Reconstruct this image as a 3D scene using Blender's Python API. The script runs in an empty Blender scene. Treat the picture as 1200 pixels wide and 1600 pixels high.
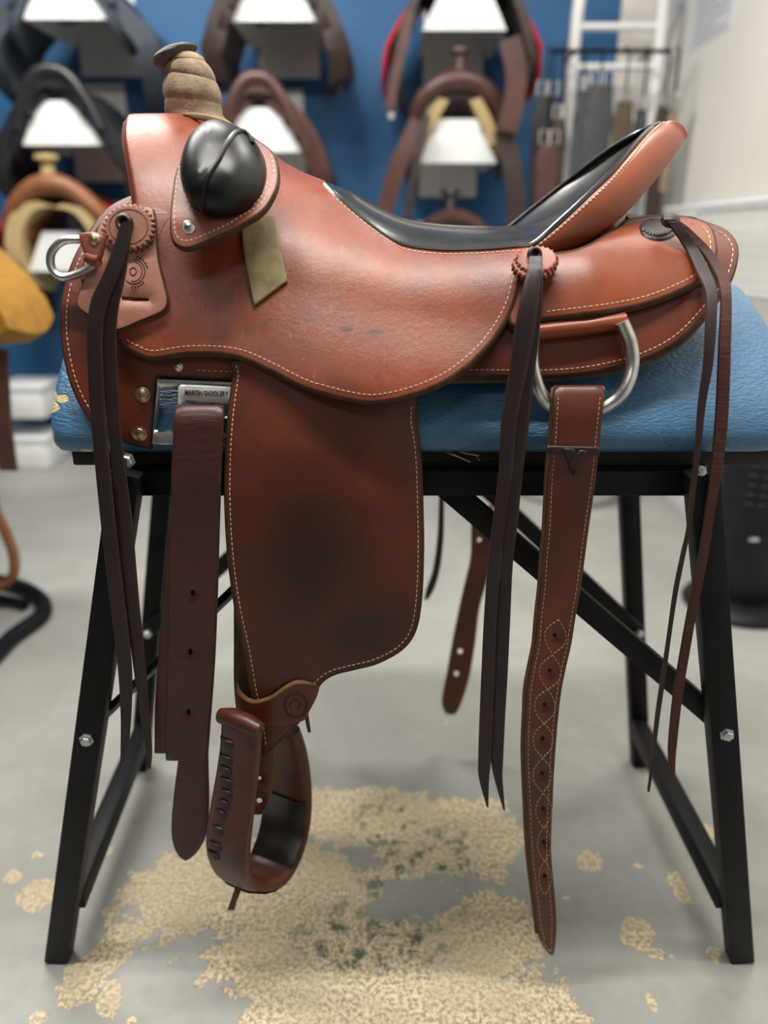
import bpy, bmesh, math, random
import numpy as np
from mathutils import Vector, Matrix, noise
from mathutils.geometry import delaunay_2d_cdt
random.seed(7)
C = bpy.context.scene
# ---------------------------------------------------------------- camera
F = 1155.0; PITCH = math.radians(20.4); CS, SN = math.cos(PITCH), math.sin(PITCH); H = 1.0
cam = bpy.data.cameras.new('camera'); co = bpy.data.objects.new('camera', cam); C.collection.objects.link(co); C.camera = co
cam.sensor_fit = 'VERTICAL'; cam.sensor_height = 36.0; cam.lens = 36.0*F/1600.0
co.location = (0, 0, H); co.rotation_euler = (math.pi/2-PITCH, 0, 0); cam.clip_start = 0.02
cam.dof.use_dof = True; cam.dof.focus_distance = 0.84; cam.dof.aperture_fstop = cam.lens/1000/0.0130
# ---------------------------------------------------------------- world, lights, exposure
w = bpy.data.worlds.new('world'); C.world = w; w.use_nodes = True
w.node_tree.nodes['Background'].inputs[0].default_value = (0.92, 0.96, 1.0, 1); w.node_tree.nodes['Background'].inputs[1].default_value = 0.07
def area(name, loc, sx, sy, power, col=(1, .97, .92), target=None):
    l = bpy.data.lights.new(name, 'AREA'); l.shape = 'RECTANGLE'; l.size = sx; l.size_y = sy; l.energy = power; l.color = col
    o = bpy.data.objects.new(name, l); C.collection.objects.link(o); o.location = loc
    if target is not None: o.rotation_euler = (Vector(target)-Vector(loc)).to_track_quat('-Z', 'Y').to_euler()
    return o
area('ceiling_and_fill_light', (-0.10, 0.66, 2.60), 1.6, .08, 48)
area('ceiling_and_fill_light', (-1.0, 2.2, 2.7), 1.6, .3, 56)
area('ceiling_and_fill_light', (-0.5, -0.9, 2.5), 1.2, .2, 7)  # weak front fill, added to give the leather its highlights
area('ceiling_and_fill_light', (.75, 1.9, 2.7), .6, .3, 16)
C.view_settings.view_transform = 'Standard'; C.view_settings.look = 'None'; C.view_settings.gamma = 1.0
C.view_settings.use_curve_mapping = False; C.view_settings.exposure = 0.3

# ---------------------------------------------------------------- geometry helpers
def ray(px, py):
    a = (np.asarray(px, float)-600)/F; b = (800-np.asarray(py, float))/F
    return a, b*SN+CS, b*CS-SN
def P(px, py, Y):
    dx, dy, dz = ray(px, py); t = Y/dy
    return Vector((float(dx*t), float(Y), float(H+dz*t)))
def PF(px, py, z=0.0):
    dx, dy, dz = ray(px, py); t = (z-H)/dz
    return Vector((float(dx*t), float(dy*t), float(z)))
def PX(px, py, X):                                   # on the plane x = X
    dx, dy, dz = ray(px, py); t = X/dx
    return Vector((float(X), float(dy*t), float(H+dz*t)))
def link(name, me, mats, parent=None, smooth=True, angle=40):
    o = bpy.data.objects.new(name, me); C.collection.objects.link(o)
    for m in (mats if isinstance(mats, (list, tuple)) else [mats]): me.materials.append(m)
    if smooth:
        me.polygons.foreach_set('use_smooth', [True]*len(me.polygons))
        try: me.set_sharp_from_angle(angle=math.radians(angle))
        except Exception: pass
    if parent is not None: o.parent = parent
    return o
def mesh(name, vs, fs, mats, parent=None, smooth=True, mi=None, angle=40, fix=True):
    me = bpy.data.meshes.new(name); me.from_pydata([tuple(v) for v in vs], [], fs); me.update()
    if mi is not None: me.polygons.foreach_set('material_index', mi)
    if fix:
        bm = bmesh.new(); bm.from_mesh(me); bmesh.ops.recalc_face_normals(bm, faces=bm.faces); bm.to_mesh(me); bm.free()
    return link(name, me, mats, parent, smooth, angle)
def thing(name, label, cat, loc=(0, 0, 0), group=None):
    o = bpy.data.objects.new(name, None); C.collection.objects.link(o); o.location = loc; o.empty_display_size = .05
    o['label'] = label; o['category'] = cat
    if group: o['group'] = group
    return o
def tag(o, label, cat, group=None):
    o['label'] = label; o['category'] = cat
    if group: o['group'] = group
    return o
def adopt(root):                                     # children were built in world space: keep them there
    bpy.context.view_layer.update()
    for c in root.children:
        c.matrix_parent_inverse = root.matrix_world.inverted()
def mirror(o, yc, name=None, parent=None):
    me = o.data.copy()
    n = len(me.vertices); v = np.empty(n*3); me.vertices.foreach_get('co', v); v = v.reshape(-1, 3); v[:, 1] = 2*yc-v[:, 1]
    me.vertices.foreach_set('co', v.ravel()); me.flip_normals(); me.update()
    q = bpy.data.objects.new(name or o.name.split('.')[0], me); C.collection.objects.link(q); q.parent = parent if parent else o.parent
    for k in ('kind',):
        if k in o: q[k] = o[k]
    return q
def catmull(pts, n=8, closed=False):
    P_ = [np.array(p[:2] if len(p) == 3 and p[2] == 'c' else p, float) for p in pts]; out = []
    m = len(P_); rng = range(m if closed else m-1)
    cor = [len(p) == 3 and p[2] == 'c' for p in pts]
    for i in rng:
        p1, p2 = P_[i], P_[(i+1) % m]
        p0 = P_[(i-1) % m] if (closed or i > 0) and not cor[i] else p1-(p2-p1)*.5
        p3 = P_[(i+2) % m] if (closed or i+2 < m) and not cor[(i+1) % m] else p2+(p2-p1)*.5
        for k in range(n):
            t = k/n
            out.append(.5*((2*p1)+(-p0+p2)*t+(2*p0-5*p1+4*p2-p3)*t*t+(-p0+3*p1-3*p2+p3)*t**3))
    if not closed: out.append(P_[-1])
    return out
def resample(pts, step, closed=False):
    p = np.array(pts, float)
    if closed: p = np.vstack([p, p[:1]])
    s = np.concatenate([[0], np.cumsum(np.linalg.norm(np.diff(p, axis=0), axis=1))])
    n = max(3, int(round(s[-1]/step)))
    q = np.linspace(0, s[-1], n+1)
    r = np.stack([np.interp(q, s, p[:, k]) for k in range(p.shape[1])], 1)
    return r[:-1] if closed else r
def inside(poly, pts):
    x, y = pts[:, 0], pts[:, 1]; c = np.zeros(len(pts), bool); j = len(poly)-1
    for i in range(len(poly)):
        xi, yi = poly[i]; xj, yj = poly[j]
        if yi != yj:
            c ^= ((yi > y) != (yj > y)) & (x < (xj-xi)*(y-yi)/(yj-yi)+xi)
        j = i
    return c
def distseg(pts, loops):
    d = np.full(len(pts), 1e9)
    for L in loops:
        A = L; B = np.roll(L, -1, axis=0)
        for k in range(0, len(pts), 4000):
            p = pts[k:k+4000, None, :]; ab = (B-A)[None]; t = np.clip(((p-A[None])*ab).sum(2)/np.maximum((ab**2).sum(2), 1e-9), 0, 1)
            q = A[None]+ab*t[..., None]; d[k:k+4000] = np.minimum(d[k:k+4000], np.sqrt(((p-q)**2).sum(2)).min(1))
    return d
def surf(px, py, dfn):
    px = np.asarray(px, float); py = np.asarray(py, float); Y = dfn(px, py)
    dx, dy, dz = ray(px, py); t = Y/dy
    return np.stack([dx*t, Y, H+dz*t], -1)
def snormal(px, py, dfn, e=4.0):
    a = surf(px+e, py, dfn)-surf(px-e, py, dfn); b = surf(px, py+e, dfn)-surf(px, py-e, dfn)
    n = np.cross(a, b); n /= np.maximum(np.linalg.norm(n, axis=-1, keepdims=True), 1e-12)
    n[n[..., 1] > 0] *= -1
    return n
class Sheet: pass
def sheet(name, outline, dfn, th, rnd, mats, parent=None, step=14, holes=(), edge=0, closed_smooth=True, ostep=6, edge_top=.4, nofn=None):
    """a leather piece: outline, depth of its back face, thickness, rounded rim, holes cut right through"""
    o = resample(catmull(outline, 8, True) if closed_smooth else outline, ostep, True)
    hl = [np.array(h, float) for h in holes]; loops = [o]+hl
    P0 = [o]+hl; cand = []
    nrm = np.roll(o, -1, axis=0)-np.roll(o, 1, axis=0); nrm = np.stack([-nrm[:, 1], nrm[:, 0]], 1); nrm /= np.maximum(np.linalg.norm(nrm, axis=1, keepdims=True), 1e-9)
    ar = .5*np.sum(o[:, 0]*np.roll(o[:, 1], -1)-np.roll(o[:, 0], -1)*o[:, 1])
    if ar < 0: nrm = -nrm
    levels = [.12, .35, .7, 1.0] if rnd < 25 else [.05, .15, .3, .5, .75, 1.0]
    for f in levels:
        q = o+nrm*rnd*f; q = q[inside(o, q)]; dd = distseg(q, loops); cand.append(q[(dd > rnd*f*.9) & (dd > 1.0)])
    if edge and edge < 1.6*rnd or edge:
        q = o+nrm*edge; q = q[inside(o, q)]; dd = distseg(q, loops); cand.append(q[dd > edge*.93])
    lo, hi = o.min(0), o.max(0); gx, gy = np.meshgrid(np.arange(lo[0], hi[0], step), np.arange(lo[1], hi[1], step)); gx = gx+(np.arange(gx.shape[0]) % 2)[:, None]*step/2
    g = np.stack([gx.ravel(), gy.ravel()], 1); g = g[inside(o, g)]; dd = distseg(g, loops); cand.append(g[dd > max(rnd, edge)+step*.35])
    allp = np.vstack(P0+cand); cons = []; k = 0
    for L in loops:
        n = len(L); cons += [(k+i, k+(i+1) % n) for i in range(n)]; k += n
    vs, _, fs, ov, _, _ = delaunay_2d_cdt([Vector(p) for p in allp], cons, [], 0, 1e-4)
    V = np.array([tuple(v) for v in vs]); fs = [tuple(f) for f in fs]
    cen = np.array([V[list(f)].mean(0) for f in fs]); ok = inside(o, cen)
    for h in hl: ok &= ~inside(h, cen)
    fs = [f for f, k_ in zip(fs, ok) if k_]; cen = cen[ok]
    used = sorted({i for f in fs for i in f}); mp = {j: i for i, j in enumerate(used)}; V = V[used]; fs = [tuple(mp[i] for i in f) for f in fs]
    d = distseg(V, loops)
    hgt = lambda d: th*(edge_top+(1-edge_top)*np.sqrt(np.clip(1-(1-np.minimum(d/rnd, 1))**2, 0, 1)))
    base = surf(V[:, 0], V[:, 1], dfn); n = nofn(V) if nofn else snormal(V[:, 0], V[:, 1], dfn)
    front = base+n*hgt(d)[:, None]; N = len(V)
    allv = np.vstack([front, base]); faces = []; mi = []
    cd = distseg(cen, loops[:1]); E = {}
    for f, q in zip(fs, cd):
        faces.append(f); mi.append(1 if (edge and q < edge) else 0)
    for f in fs: faces.append(tuple(N+i for i in reversed(f))); mi.append(2)
    for f in fs:
        for i in range(len(f)):
            a, b = f[i], f[(i+1) % len(f)]; E[(a, b)] = 1
    for (a, b) in E:
        if (b, a) not in E: faces.append((b, a, N+a, N+b)); mi.append(3 if len(mats) > 3 else 1)
    m = list(mats) if isinstance(mats, (list, tuple)) else [mats]
    while len(m) < 3: m.append(m[-1] if len(m) < 2 else m[0])
    ob = mesh(name, allv, faces, m, parent, True, mi, 50)
    S = Sheet(); S.ob = ob; S.o = o; S.dfn = dfn; S.th = th; S.loops = loops; S.hgt = hgt; S.nrm = nrm
    def ev(px, py, lift=0.0):
        px = np.atleast_1d(np.asarray(px, float)); py = np.atleast_1d(np.asarray(py, float))
        q = np.stack([px, py], 1); ins = inside(o, q); dd = distseg(q, loops); dd[~ins] = 0
        return surf(px, py, dfn)+snormal(px, py, dfn)*(hgt(dd)+lift)[:, None]
    S.ev = ev
    return S
def stitches(S, pts, mat, parent, spacing=8.2, ln=5.6, wd=.00085, name='stitching', smooth=True, ht=.0004):
    """a row of separate thread stitches along a pixel path, lying on sheet S"""
    pts = resample(catmull(pts, 8) if smooth else pts, spacing)
    a = pts[:-1]; d = pts[1:]-a; L = np.linalg.norm(d, axis=1, keepdims=True); u = d/np.maximum(L, 1e-9)
    p0 = S.ev(*(a.T)); p1 = S.ev(*((a+u*ln).T)); vs = []; fs = []
    n = snormal(a[:, 0], a[:, 1], S.dfn)
    for i in range(len(a)):
        t = p1[i]-p0[i]; l = np.linalg.norm(t)
        if l < 1e-6: continue
        t /= l; s = np.cross(t, n[i]); s /= max(np.linalg.norm(s), 1e-9)
        k = len(vs)
        for f, g in ((0, .25), (.18, 1), (.82, 1), (1, .25)):
            c = p0[i]+(p1[i]-p0[i])*f
            vs += [c-s*wd*g*.6-n[i]*.0002, c-s*wd*.45*g+n[i]*ht*g*1.3, c+s*wd*.45*g+n[i]*ht*g*1.3, c+s*wd*g*.6-n[i]*.0002]
        for j in range(3):
            b = k+4*j
            for q in range(3): fs.append((b+q, b+q+1, b+q+5, b+q+4))
        fs += [(k, k+3, k+2, k+1), (k+12, k+13, k+14, k+15)]
    o = mesh(name, vs, fs, mat, parent, True); o['kind'] = 'stuff'
    return o
def inset(S, A, B, d):
    """points of S's outline from nearest-to-A to nearest-to-B (in outline order), moved inward by d px"""
    o = S.o; i = int(np.argmin(((o-np.array(A))**2).sum(1))); j = int(np.argmin(((o-np.array(B))**2).sum(1)))
    n = len(o); idx = [(i+k) % n for k in range(((j-i) % n)+1)]
    q = (o+S.nrm*d)[idx]; keep = distseg(q, [S.o]) > d*.9
    q = q[keep & inside(o, q)]
    r = [q[0]]
    for p in q[1:]:
        if np.linalg.norm(p-r[-1]) > 3: r.append(p)
    return [tuple(p) for p in r]
def tube(name, pts, r, mat, parent=None, seg=8, closed=False, flat=None, smoothpath=0):
    pts = [Vector(p) for p in pts]
    if smoothpath:
        pts = [Vector(p) for p in catmull([tuple(p) for p in pts], smoothpath, closed)]
    n = len(pts); rs = r if hasattr(r, '__len__') else [r]*n
    if len(rs) != n: rs = np.interp(np.linspace(0, 1, n), np.linspace(0, 1, len(rs)), rs)
    vs = []; fs = []; up = None
    for i, p in enumerate(pts):
        a = pts[i-1] if (i > 0 or closed) else p; b = pts[(i+1) % n] if (i < n-1 or closed) else p
        t = (b-a).normalized()
        if up is None: up = Vector((0, 0, 1)) if abs(t.z) < .9 else Vector((0, 1, 0))
        s = t.cross(up).normalized(); up = s.cross(t).normalized()
        for k in range(seg):
            th = 2*math.pi*(k+.5)/seg; cx, sx = math.cos(th), math.sin(th)
            vs.append(p+(s*cx+up*sx*(flat or 1))*rs[i])
    m = n if closed else n-1
    for i in range(m):
        for k in range(seg):
            j = (i+1) % n; fs.append((i*seg+k, i*seg+(k+1) % seg, j*seg+(k+1) % seg, j*seg+k))
    if not closed:
        fs.append(tuple(range(seg))[::-1]); fs.append(tuple((n-1)*seg+k for k in range(seg)))
    return mesh(name, vs, fs, mat, parent)
def ribbon(name, rows, th, mats, parent=None, smooth=6, edge=True):
    """rows: (left px, right px, py, Y left, Y right): a flat strap with soft rims; mats (face, edge)"""
    R = [np.array([r[0], r[1], r[2], r[3], r[4] if len(r) > 4 else r[3]], float) for r in rows]
    R = [np.array(q) for q in catmull([tuple(r) for r in R], smooth)] if smooth else R
    prof = [(0, 0, 0), (0, .7, 0), (.045, 1, 0), (.3, 1.04, 0), (.7, 1.04, 0), (.955, 1, 0), (1, .7, 0), (1, 0, 0)]
    vs = []; fs = []; mi = []
    A = [np.array(P(r[0], r[2], r[3])) for r in R]; B = [np.array(P(r[1], r[2], r[4])) for r in R]
    for i in range(len(R)):
        s = B[i]-A[i]; c1 = (A[min(i+1, len(R)-1)]+B[min(i+1, len(R)-1)])/2-(A[max(i-1, 0)]+B[max(i-1, 0)])/2
        n = np.cross(s, c1); n /= max(np.linalg.norm(n), 1e-9)
        if n[1] > 0: n = -n
        for (u, h, _) in prof: vs.append(A[i]+s*u+n*th*h)
    K = len(prof)
    for i in range(len(R)-1):
        for k in range(K):
            fs.append((i*K+k, i*K+(k+1) % K, (i+1)*K+(k+1) % K, (i+1)*K+k)); mi.append(1 if k in (0, 1, 5, 6) else 0)
    fs.append(tuple(range(K))); mi.append(1); fs.append(tuple((len(R)-1)*K+k for k in range(K))); mi.append(1)
    m = list(mats) if isinstance(mats, (list, tuple)) else [mats, mats]
    return mesh(name, vs, fs, m, parent, True, mi, 50)
def loft(name, rings, mat, parent=None, closed=True, caps=True, mi=None):
    n = len(rings[0]); vs = [v for r in rings for v in r]; fs = []
    for i in range(len(rings)-1):
        for k in range(n if closed else n-1):
            fs.append((i*n+k, i*n+(k+1) % n, (i+1)*n+(k+1) % n, (i+1)*n+k))
    if caps and closed: fs.append(tuple(range(n))); fs.append(tuple((len(rings)-1)*n+k for k in range(n)))
    return mesh(name, vs, fs, mat, parent)
def box(name, lo, hi, mat, parent=None, bev=.002, rot=None):
    bm = bmesh.new(); bmesh.ops.create_cube(bm, size=1)
    lo, hi = Vector(lo), Vector(hi)
    for v in bm.verts: v.co = Vector(((lo.x+hi.x)/2+v.co.x*(hi.x-lo.x), (lo.y+hi.y)/2+v.co.y*(hi.y-lo.y), (lo.z+hi.z)/2+v.co.z*(hi.z-lo.z)))
    if bev: bmesh.ops.bevel(bm, geom=bm.edges[:], offset=bev, segments=2, affect='EDGES', profile=.5)
    me = bpy.data.meshes.new(name); bm.to_mesh(me); bm.free()
    return link(name, me, mat, parent)
def bar(name, a, b, w_, d_, mat, parent=None, side=None, bev=.002, w2=None):
    """square bar from a to b, w_ wide along 'side', d_ deep"""
    a, b = Vector(a), Vector(b); t = (b-a).normalized(); s = Vector(side) if side else Vector((1, 0, 0)); s = (s-t*s.dot(t)).normalized(); u = t.cross(s)
    bm = bmesh.new(); vs = []
    for p, ww in ((a, w_), (b, w2 or w_)):
        for (i, j) in ((-1, -1), (1, -1), (1, 1), (-1, 1)): vs.append(bm.verts.new(p+s*i*ww/2+u*j*d_/2))
    for k in range(4): bm.faces.new((vs[k], vs[(k+1) % 4], vs[4+(k+1) % 4], vs[4+k]))
    bm.faces.new(vs[:4][::-1]); bm.faces.new(vs[4:]); bmesh.ops.recalc_face_normals(bm, faces=bm.faces)
    if bev: bmesh.ops.bevel(bm, geom=bm.edges[:], offset=bev, segments=2, affect='EDGES', profile=.5)
    me = bpy.data.meshes.new(name); bm.to_mesh(me); bm.free()
    return link(name, me, mat, parent)
def lathe(name, prof, c, mat, parent=None, axis=(0, 0, 1), seg=24):
    """prof: (radius, height) pairs round an axis through c"""
    ax = Vector(axis).normalized(); s = ax.orthogonal().normalized(); u = ax.cross(s); c = Vector(c)
    rings = [[c+ax*h+(s*math.cos(2*math.pi*k/seg)+u*math.sin(2*math.pi*k/seg))*max(r, 1e-4) for k in range(seg)] for r, h in prof]
    return loft(name, rings, mat, parent)

# ---------------------------------------------------------------- materials
def newmat(name):
    m = bpy.data.materials.new(name); m.use_nodes = True; nt = m.node_tree; b = nt.nodes['Principled BSDF']
    return m, nt, b
def N(nt, t, **kw):
    n = nt.nodes.new(t)
    for k, v in kw.items():
        if hasattr(n, k): setattr(n, k, v)
        else: n.inputs[k].default_value = v
    return n
def mixc(nt, fac, a, b):
    m = nt.nodes.new('ShaderNodeMix'); m.data_type = 'RGBA'
    for s, v in ((m.inputs[0], fac), (m.inputs[6], a), (m.inputs[7], b)):
        if isinstance(v, (int, float)): s.default_value = v
        elif isinstance(v, tuple): s.default_value = (*v, 1) if len(v) == 3 else v
        else: nt.links.new(v, s)
    return m.outputs[2]
def mth(nt, op, a, b=None, clamp=False):
    m = nt.nodes.new('ShaderNodeMath'); m.operation = op; m.use_clamp = clamp
    for s, v in zip(m.inputs, (a, b)):
        if v is None: continue
        if isinstance(v, (int, float)): s.default_value = v
        else: nt.links.new(v, s)
    return m.outputs[0]
def ramp(nt, v, lo, hi):
    m = nt.nodes.new('ShaderNodeMapRange'); m.inputs[1].default_value = lo; m.inputs[2].default_value = hi
    m.clamp = True; nt.links.new(v, m.inputs[0]); return m.outputs[0]
def tex(nt, scale, detail=4, rough=.55, dist=0, sc=None):
    geo = nt.nodes.new('ShaderNodeTexCoord'); v = geo.outputs['Object']
    if sc:
        mp = nt.nodes.new('ShaderNodeMapping'); nt.links.new(v, mp.inputs[0]); mp.inputs['Scale'].default_value = sc; v = mp.outputs[0]
    n = N(nt, 'ShaderNodeTexNoise'); n.inputs['Scale'].default_value = scale; n.inputs['Detail'].default_value = detail; n.inputs['Roughness'].default_value = rough; n.inputs['Distortion'].default_value = dist
    nt.links.new(v, n.inputs['Vector']); return n.outputs[0]
def bump(nt, b, h, strength, dist):
    n = nt.nodes.new('ShaderNodeBump'); n.inputs['Strength'].default_value = strength; n.inputs['Distance'].default_value = dist
    nt.links.new(h, n.inputs['Height']); nt.links.new(n.outputs[0], b.inputs['Normal'])
def leather(name, c1, c2, c3=None, rough=.38, grain=1.0, big=9, creases=None, coat=.25, shade_spots=None, marks=None, cr=.32):
    m, nt, b = newmat(name)
    n1 = tex(nt, big, 5, .6, .6); col = mixc(nt, ramp(nt, n1, .36, .66), c1, c2)
    if c3: col = mixc(nt, ramp(nt, tex(nt, big*1.7, 6, .7, 1.2), .52, .78), col, c3)
    n2 = tex(nt, 420, 3, .6); col = mixc(nt, mth(nt, 'MULTIPLY', ramp(nt, n2, .45, .7), .22), col, tuple(x*.5 for x in c1))
    if shade_spots: col = mixc(nt, mth(nt, 'MULTIPLY', blobs(nt, shade_spots, .8, 9, .25), .72), col, tuple(x*.2 for x in c2))
    if marks:
        col = mixc(nt, mth(nt, 'MULTIPLY', blobs(nt, marks, .5, 120, .35), .65), col, tuple(x*.2 for x in c2))
        for sc_, rot in (((300, 60, 9), 0), ((190, 50, 60), 1)):
            sv_ = ramp(nt, tex(nt, 1.0, 2, .4, .5, sc_), .70, .73); col = mixc(nt, mth(nt, 'MULTIPLY', sv_, .18), col, (.42, .22, .15))
    nt.links.new(col, b.inputs['Base Color'])
    r = mth(nt, 'ADD', mth(nt, 'MULTIPLY', tex(nt, 30, 4), .25), rough-.12); nt.links.new(r, b.inputs['Roughness'])
    h = mth(nt, 'ADD', mth(nt, 'MULTIPLY', tex(nt, 900, 2), .4), mth(nt, 'MULTIPLY', tex(nt, 160, 4, .65), .9))
    if creases: h = mth(nt, 'ADD', h, mth(nt, 'MULTIPLY', tex(nt, 90, 4, .6, 1.0, creases), 3.0))
    bump(nt, b, h, .35*grain, .0006); b.inputs['Coat Weight'].default_value = coat; b.inputs['Coat Roughness'].default_value = cr; b.inputs['Specular IOR Level'].default_value = .38
    return m
def plain(name, c, rough=.5, metal=0, c2=None, sc=20, bmp=0, bs=200, **kw):
    m, nt, b = newmat(name); b.inputs['Specular IOR Level'].default_value = .5 if metal or max(c) > .05 else .2; b.inputs['Roughness'].default_value = rough; b.inputs['Metallic'].default_value = metal
    n = tex(nt, sc, 5, .6); col = mixc(nt, ramp(nt, n, .35, .7), c, c2 or tuple(x*.85 for x in c)); nt.links.new(col, b.inputs['Base Color'])
    if bmp: bump(nt, b, tex(nt, bs, 4), bmp, .001)
    return m
def blobs(nt, items, soft, nscale, namp=.5):
    """mask of soft-edged patches: items are (centre, (rx, ry, rz)); the rim is broken up by noise"""
    co_ = nt.nodes.new('ShaderNodeTexCoord').outputs['Object']; acc = None
    for c, r in items:
        s = nt.nodes.new('ShaderNodeVectorMath'); s.operation = 'SUBTRACT'; nt.links.new(co_, s.inputs[0]); s.inputs[1].default_value = c
        d = nt.nodes.new('ShaderNodeVectorMath'); d.operation = 'DIVIDE'; nt.links.new(s.outputs[0], d.inputs[0]); d.inputs[1].default_value = r
        l = nt.nodes.new('ShaderNodeVectorMath'); l.operation = 'LENGTH'; nt.links.new(d.outputs[0], l.inputs[0])
        v = mth(nt, 'SUBTRACT', 1.0, l.outputs['Value'])
        acc = v if acc is None else mth(nt, 'MAXIMUM', acc, v)
    n = mth(nt, 'MULTIPLY', mth(nt, 'SUBTRACT', tex(nt, nscale, 8, .66, .4), .5), namp*2.4)
    return ramp(nt, mth(nt, 'ADD', acc, n), .0, max(soft, .001))
M = {}
M['saddle'] = leather('saddle leather', (.265, .054, .018), (.145, .033, .018), (.120, .042, .032), .40, 2.2, 7, None, .16, None, [(tuple(P(541, 514, .79)), (.008, .05, .0035)), (tuple(P(586, 521, .78)), (.012, .05, .0035)), (tuple(P(446, 425, .80)), (.006, .05, .002))])
M['orange'] = leather('orange brown leather', (.27, .056, .014), (.19, .037, .012), None, .38, 1, 9, None, .15)
M['skirt'] = leather('skirt leather', (.155, .030, .014), (.115, .024, .013), None, .42, 1, 9, None, .15)
M['pale'] = leather('pale flesh brown leather', (.42, .19, .13), (.31, .125, .085), None, .48, 1.6, 9, None, .1)
M['edge'] = plain('burnished dark leather edge', (.045, .022, .015), .5, 0, (.085, .04, .02), 60, .3, 300)
M['raw'] = plain('raw suede edge', (.17, .075, .025), .85, 0, (.09, .045, .018), 120, .6, 400)
M['string'] = leather('dark string leather', (.030, .015, .014), (.021, .012, .012), None, .5, .8, 9, None, .1)
M['rstring'] = leather('rough red brown string leather', (.085, .026, .020), (.06, .020, .016), None, .7, 2.0, 9, (.3, .3, 1.6), 0)
M['latigo'] = leather('burgundy latigo leather', (.085, .021, .017), (.055, .015, .014), None, .45, 1.3, 10, (.25, .25, 1.5), .15)
M['billet'] = leather('red brown billet leather', (.14, .030, .012), (.075, .02, .011), None, .42, .6)
M['black'] = leather('black seat leather', (.010, .010, .010), (.014, .014, .013), None, .34, .4, 12, None, .7, None, None, .16)
M['satin'] = leather('satin black leather', (.004, .004, .004), (.006, .006, .006), None, .36, .4, 12, None, .0)
M['suede'] = plain('tan grey suede', (.30, .235, .125), .95, 0, (.20, .155, .085), 60, .6, 500)
M['wrap'] = plain('dusty horn wrap hide', (.34, .25, .155), .8, 0, (.17, .12, .075), 55, .7, 260)
M['thread'] = plain('cream thread', (.80, .60, .42), .6)
M['thread_o'] = plain('ochre thread', (.55, .36, .20), .6)
M['steel'] = plain('brushed nickel', (.72, .71, .68), .32, 1, (.5, .49, .47), 80, .25, 200)
M['cast'] = plain('cast aluminium', (.80, .80, .77), .5, .45, (.70, .70, .66), 90, .3, 250)
M['brass'] = plain('worn brass rivet', (.62, .45, .26), .32, 1)
M['ink'] = plain('dark engraved lettering', (.03, .03, .035), .6)
M['hole'] = plain('punched hole rim', (.02, .012, .01), .7)
M['metal_black'] = plain('black powder coated steel', (.0045, .0045, .005), .5, 0, (.008, .008, .009), 30, .25, 300)
M['bolt'] = plain('zinc bolt', (.62, .63, .62), .35, 1)
# ================================================================= the room
YW, XW = 3.56, 1.155                                     # blue wall behind, white wall on the right
def floorpatch(items):
    r = []
    for (x, y, rx, ry) in items:
        g = 1.2 if rx > 50 else 1.0; rx, ry = rx*g, ry*g; c = PF(x, y); ex = (PF(x+rx, y)-c).length; ey = (PF(x, y-ry)-PF(x, y+ry)).length/2
        r.append((tuple(c), (ex, ey, 1.0)))
    return r
def floor_mat():
    m, nt, b = newmat('sealed grey concrete with peeled tan paint')
    n1 = tex(nt, 2.2, 6, .62, .5); n2 = tex(nt, 26, 6, .7)
    base = mixc(nt, ramp(nt, n1, .32, .68), (.37, .365, .335), (.275, .27, .245))
    base = mixc(nt, mth(nt, 'MULTIPLY', ramp(nt, n2, .45, .7), .35), base, (.25, .25, .23))
    pat = floorpatch([(300, 1400, 95, 60), (400, 1370, 130, 60), (560, 1275, 90, 42), (660, 1300, 120, 55), (750, 1310, 55, 55), (510, 1480, 170, 75), (640, 1560, 200, 70), (560, 1400, 120, 50),
        (760, 1450, 75, 50), (820, 1580, 70, 50), (700, 1500, 100, 60), (440, 1590, 60, 45), (60, 1400, 32, 26), (130, 1530, 35, 40), (180, 1480, 28, 40), (172, 1560, 20, 28), (60, 1590, 14, 10), (20, 1370, 14, 10), (205, 1600, 10, 12),
        (920, 1345, 22, 17), (1060, 1385, 14, 26), (1000, 1460, 28, 24), (1025, 1490, 16, 10), (1105, 1300, 14, 14), (998, 1352, 9, 4), (1115, 1490, 12, 12), (1018, 1565, 8, 14), (885, 1405, 6, 5), (60, 1335, 8, 6), (170, 1330, 8, 7), (92, 1545, 9, 6)])
    msk = blobs(nt, pat, .03, 20, .85)
    gap = blobs(nt, floorpatch([(655, 1400, 55, 26), (610, 1420, 40, 18), (560, 1330, 30, 8)]), .03, 26, .6)
    msk = mth(nt, 'MULTIPLY', msk, mth(nt, 'SUBTRACT', 1.0, gap))
    sp = tex(nt, 150, 5, .75); tan = mixc(nt, ramp(nt, sp, .44, .58), (.78, .65, .44), (.30, .24, .155))
    tan = mixc(nt, mth(nt, 'MULTIPLY', ramp(nt, tex(nt, 7, 4), .44, .6), .55), tan, (.52, .43, .29))
    grn = mth(nt, 'MULTIPLY', blobs(nt, floorpatch([(660, 1360, 110, 80), (600, 1300, 60, 60), (590, 1460, 120, 60)]), .4, 12, .4), ramp(nt, tex(nt, 34, 6, .75), .50, .60))
    tan = mixc(nt, grn, tan, (.085, .12, .075))
    col = mixc(nt, msk, base, tan)
    fl = ramp(nt, tex(nt, 48, 3, .5), .73, .75); col = mixc(nt, mth(nt, 'MULTIPLY', fl, .7), col, (.74, .70, .60))
    nt.links.new(col, b.inputs['Base Color'])
    nt.links.new(mth(nt, 'ADD', mth(nt, 'MULTIPLY', msk, .30), mth(nt, 'ADD', .38, mth(nt, 'MULTIPLY', n2, .2))), b.inputs['Roughness'])
    bump(nt, b, mth(nt, 'ADD', mth(nt, 'MULTIPLY', msk, -.8), mth(nt, 'MULTIPLY', tex(nt, 90, 6, .7), .5)), .45, .0015)
    return m
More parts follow.
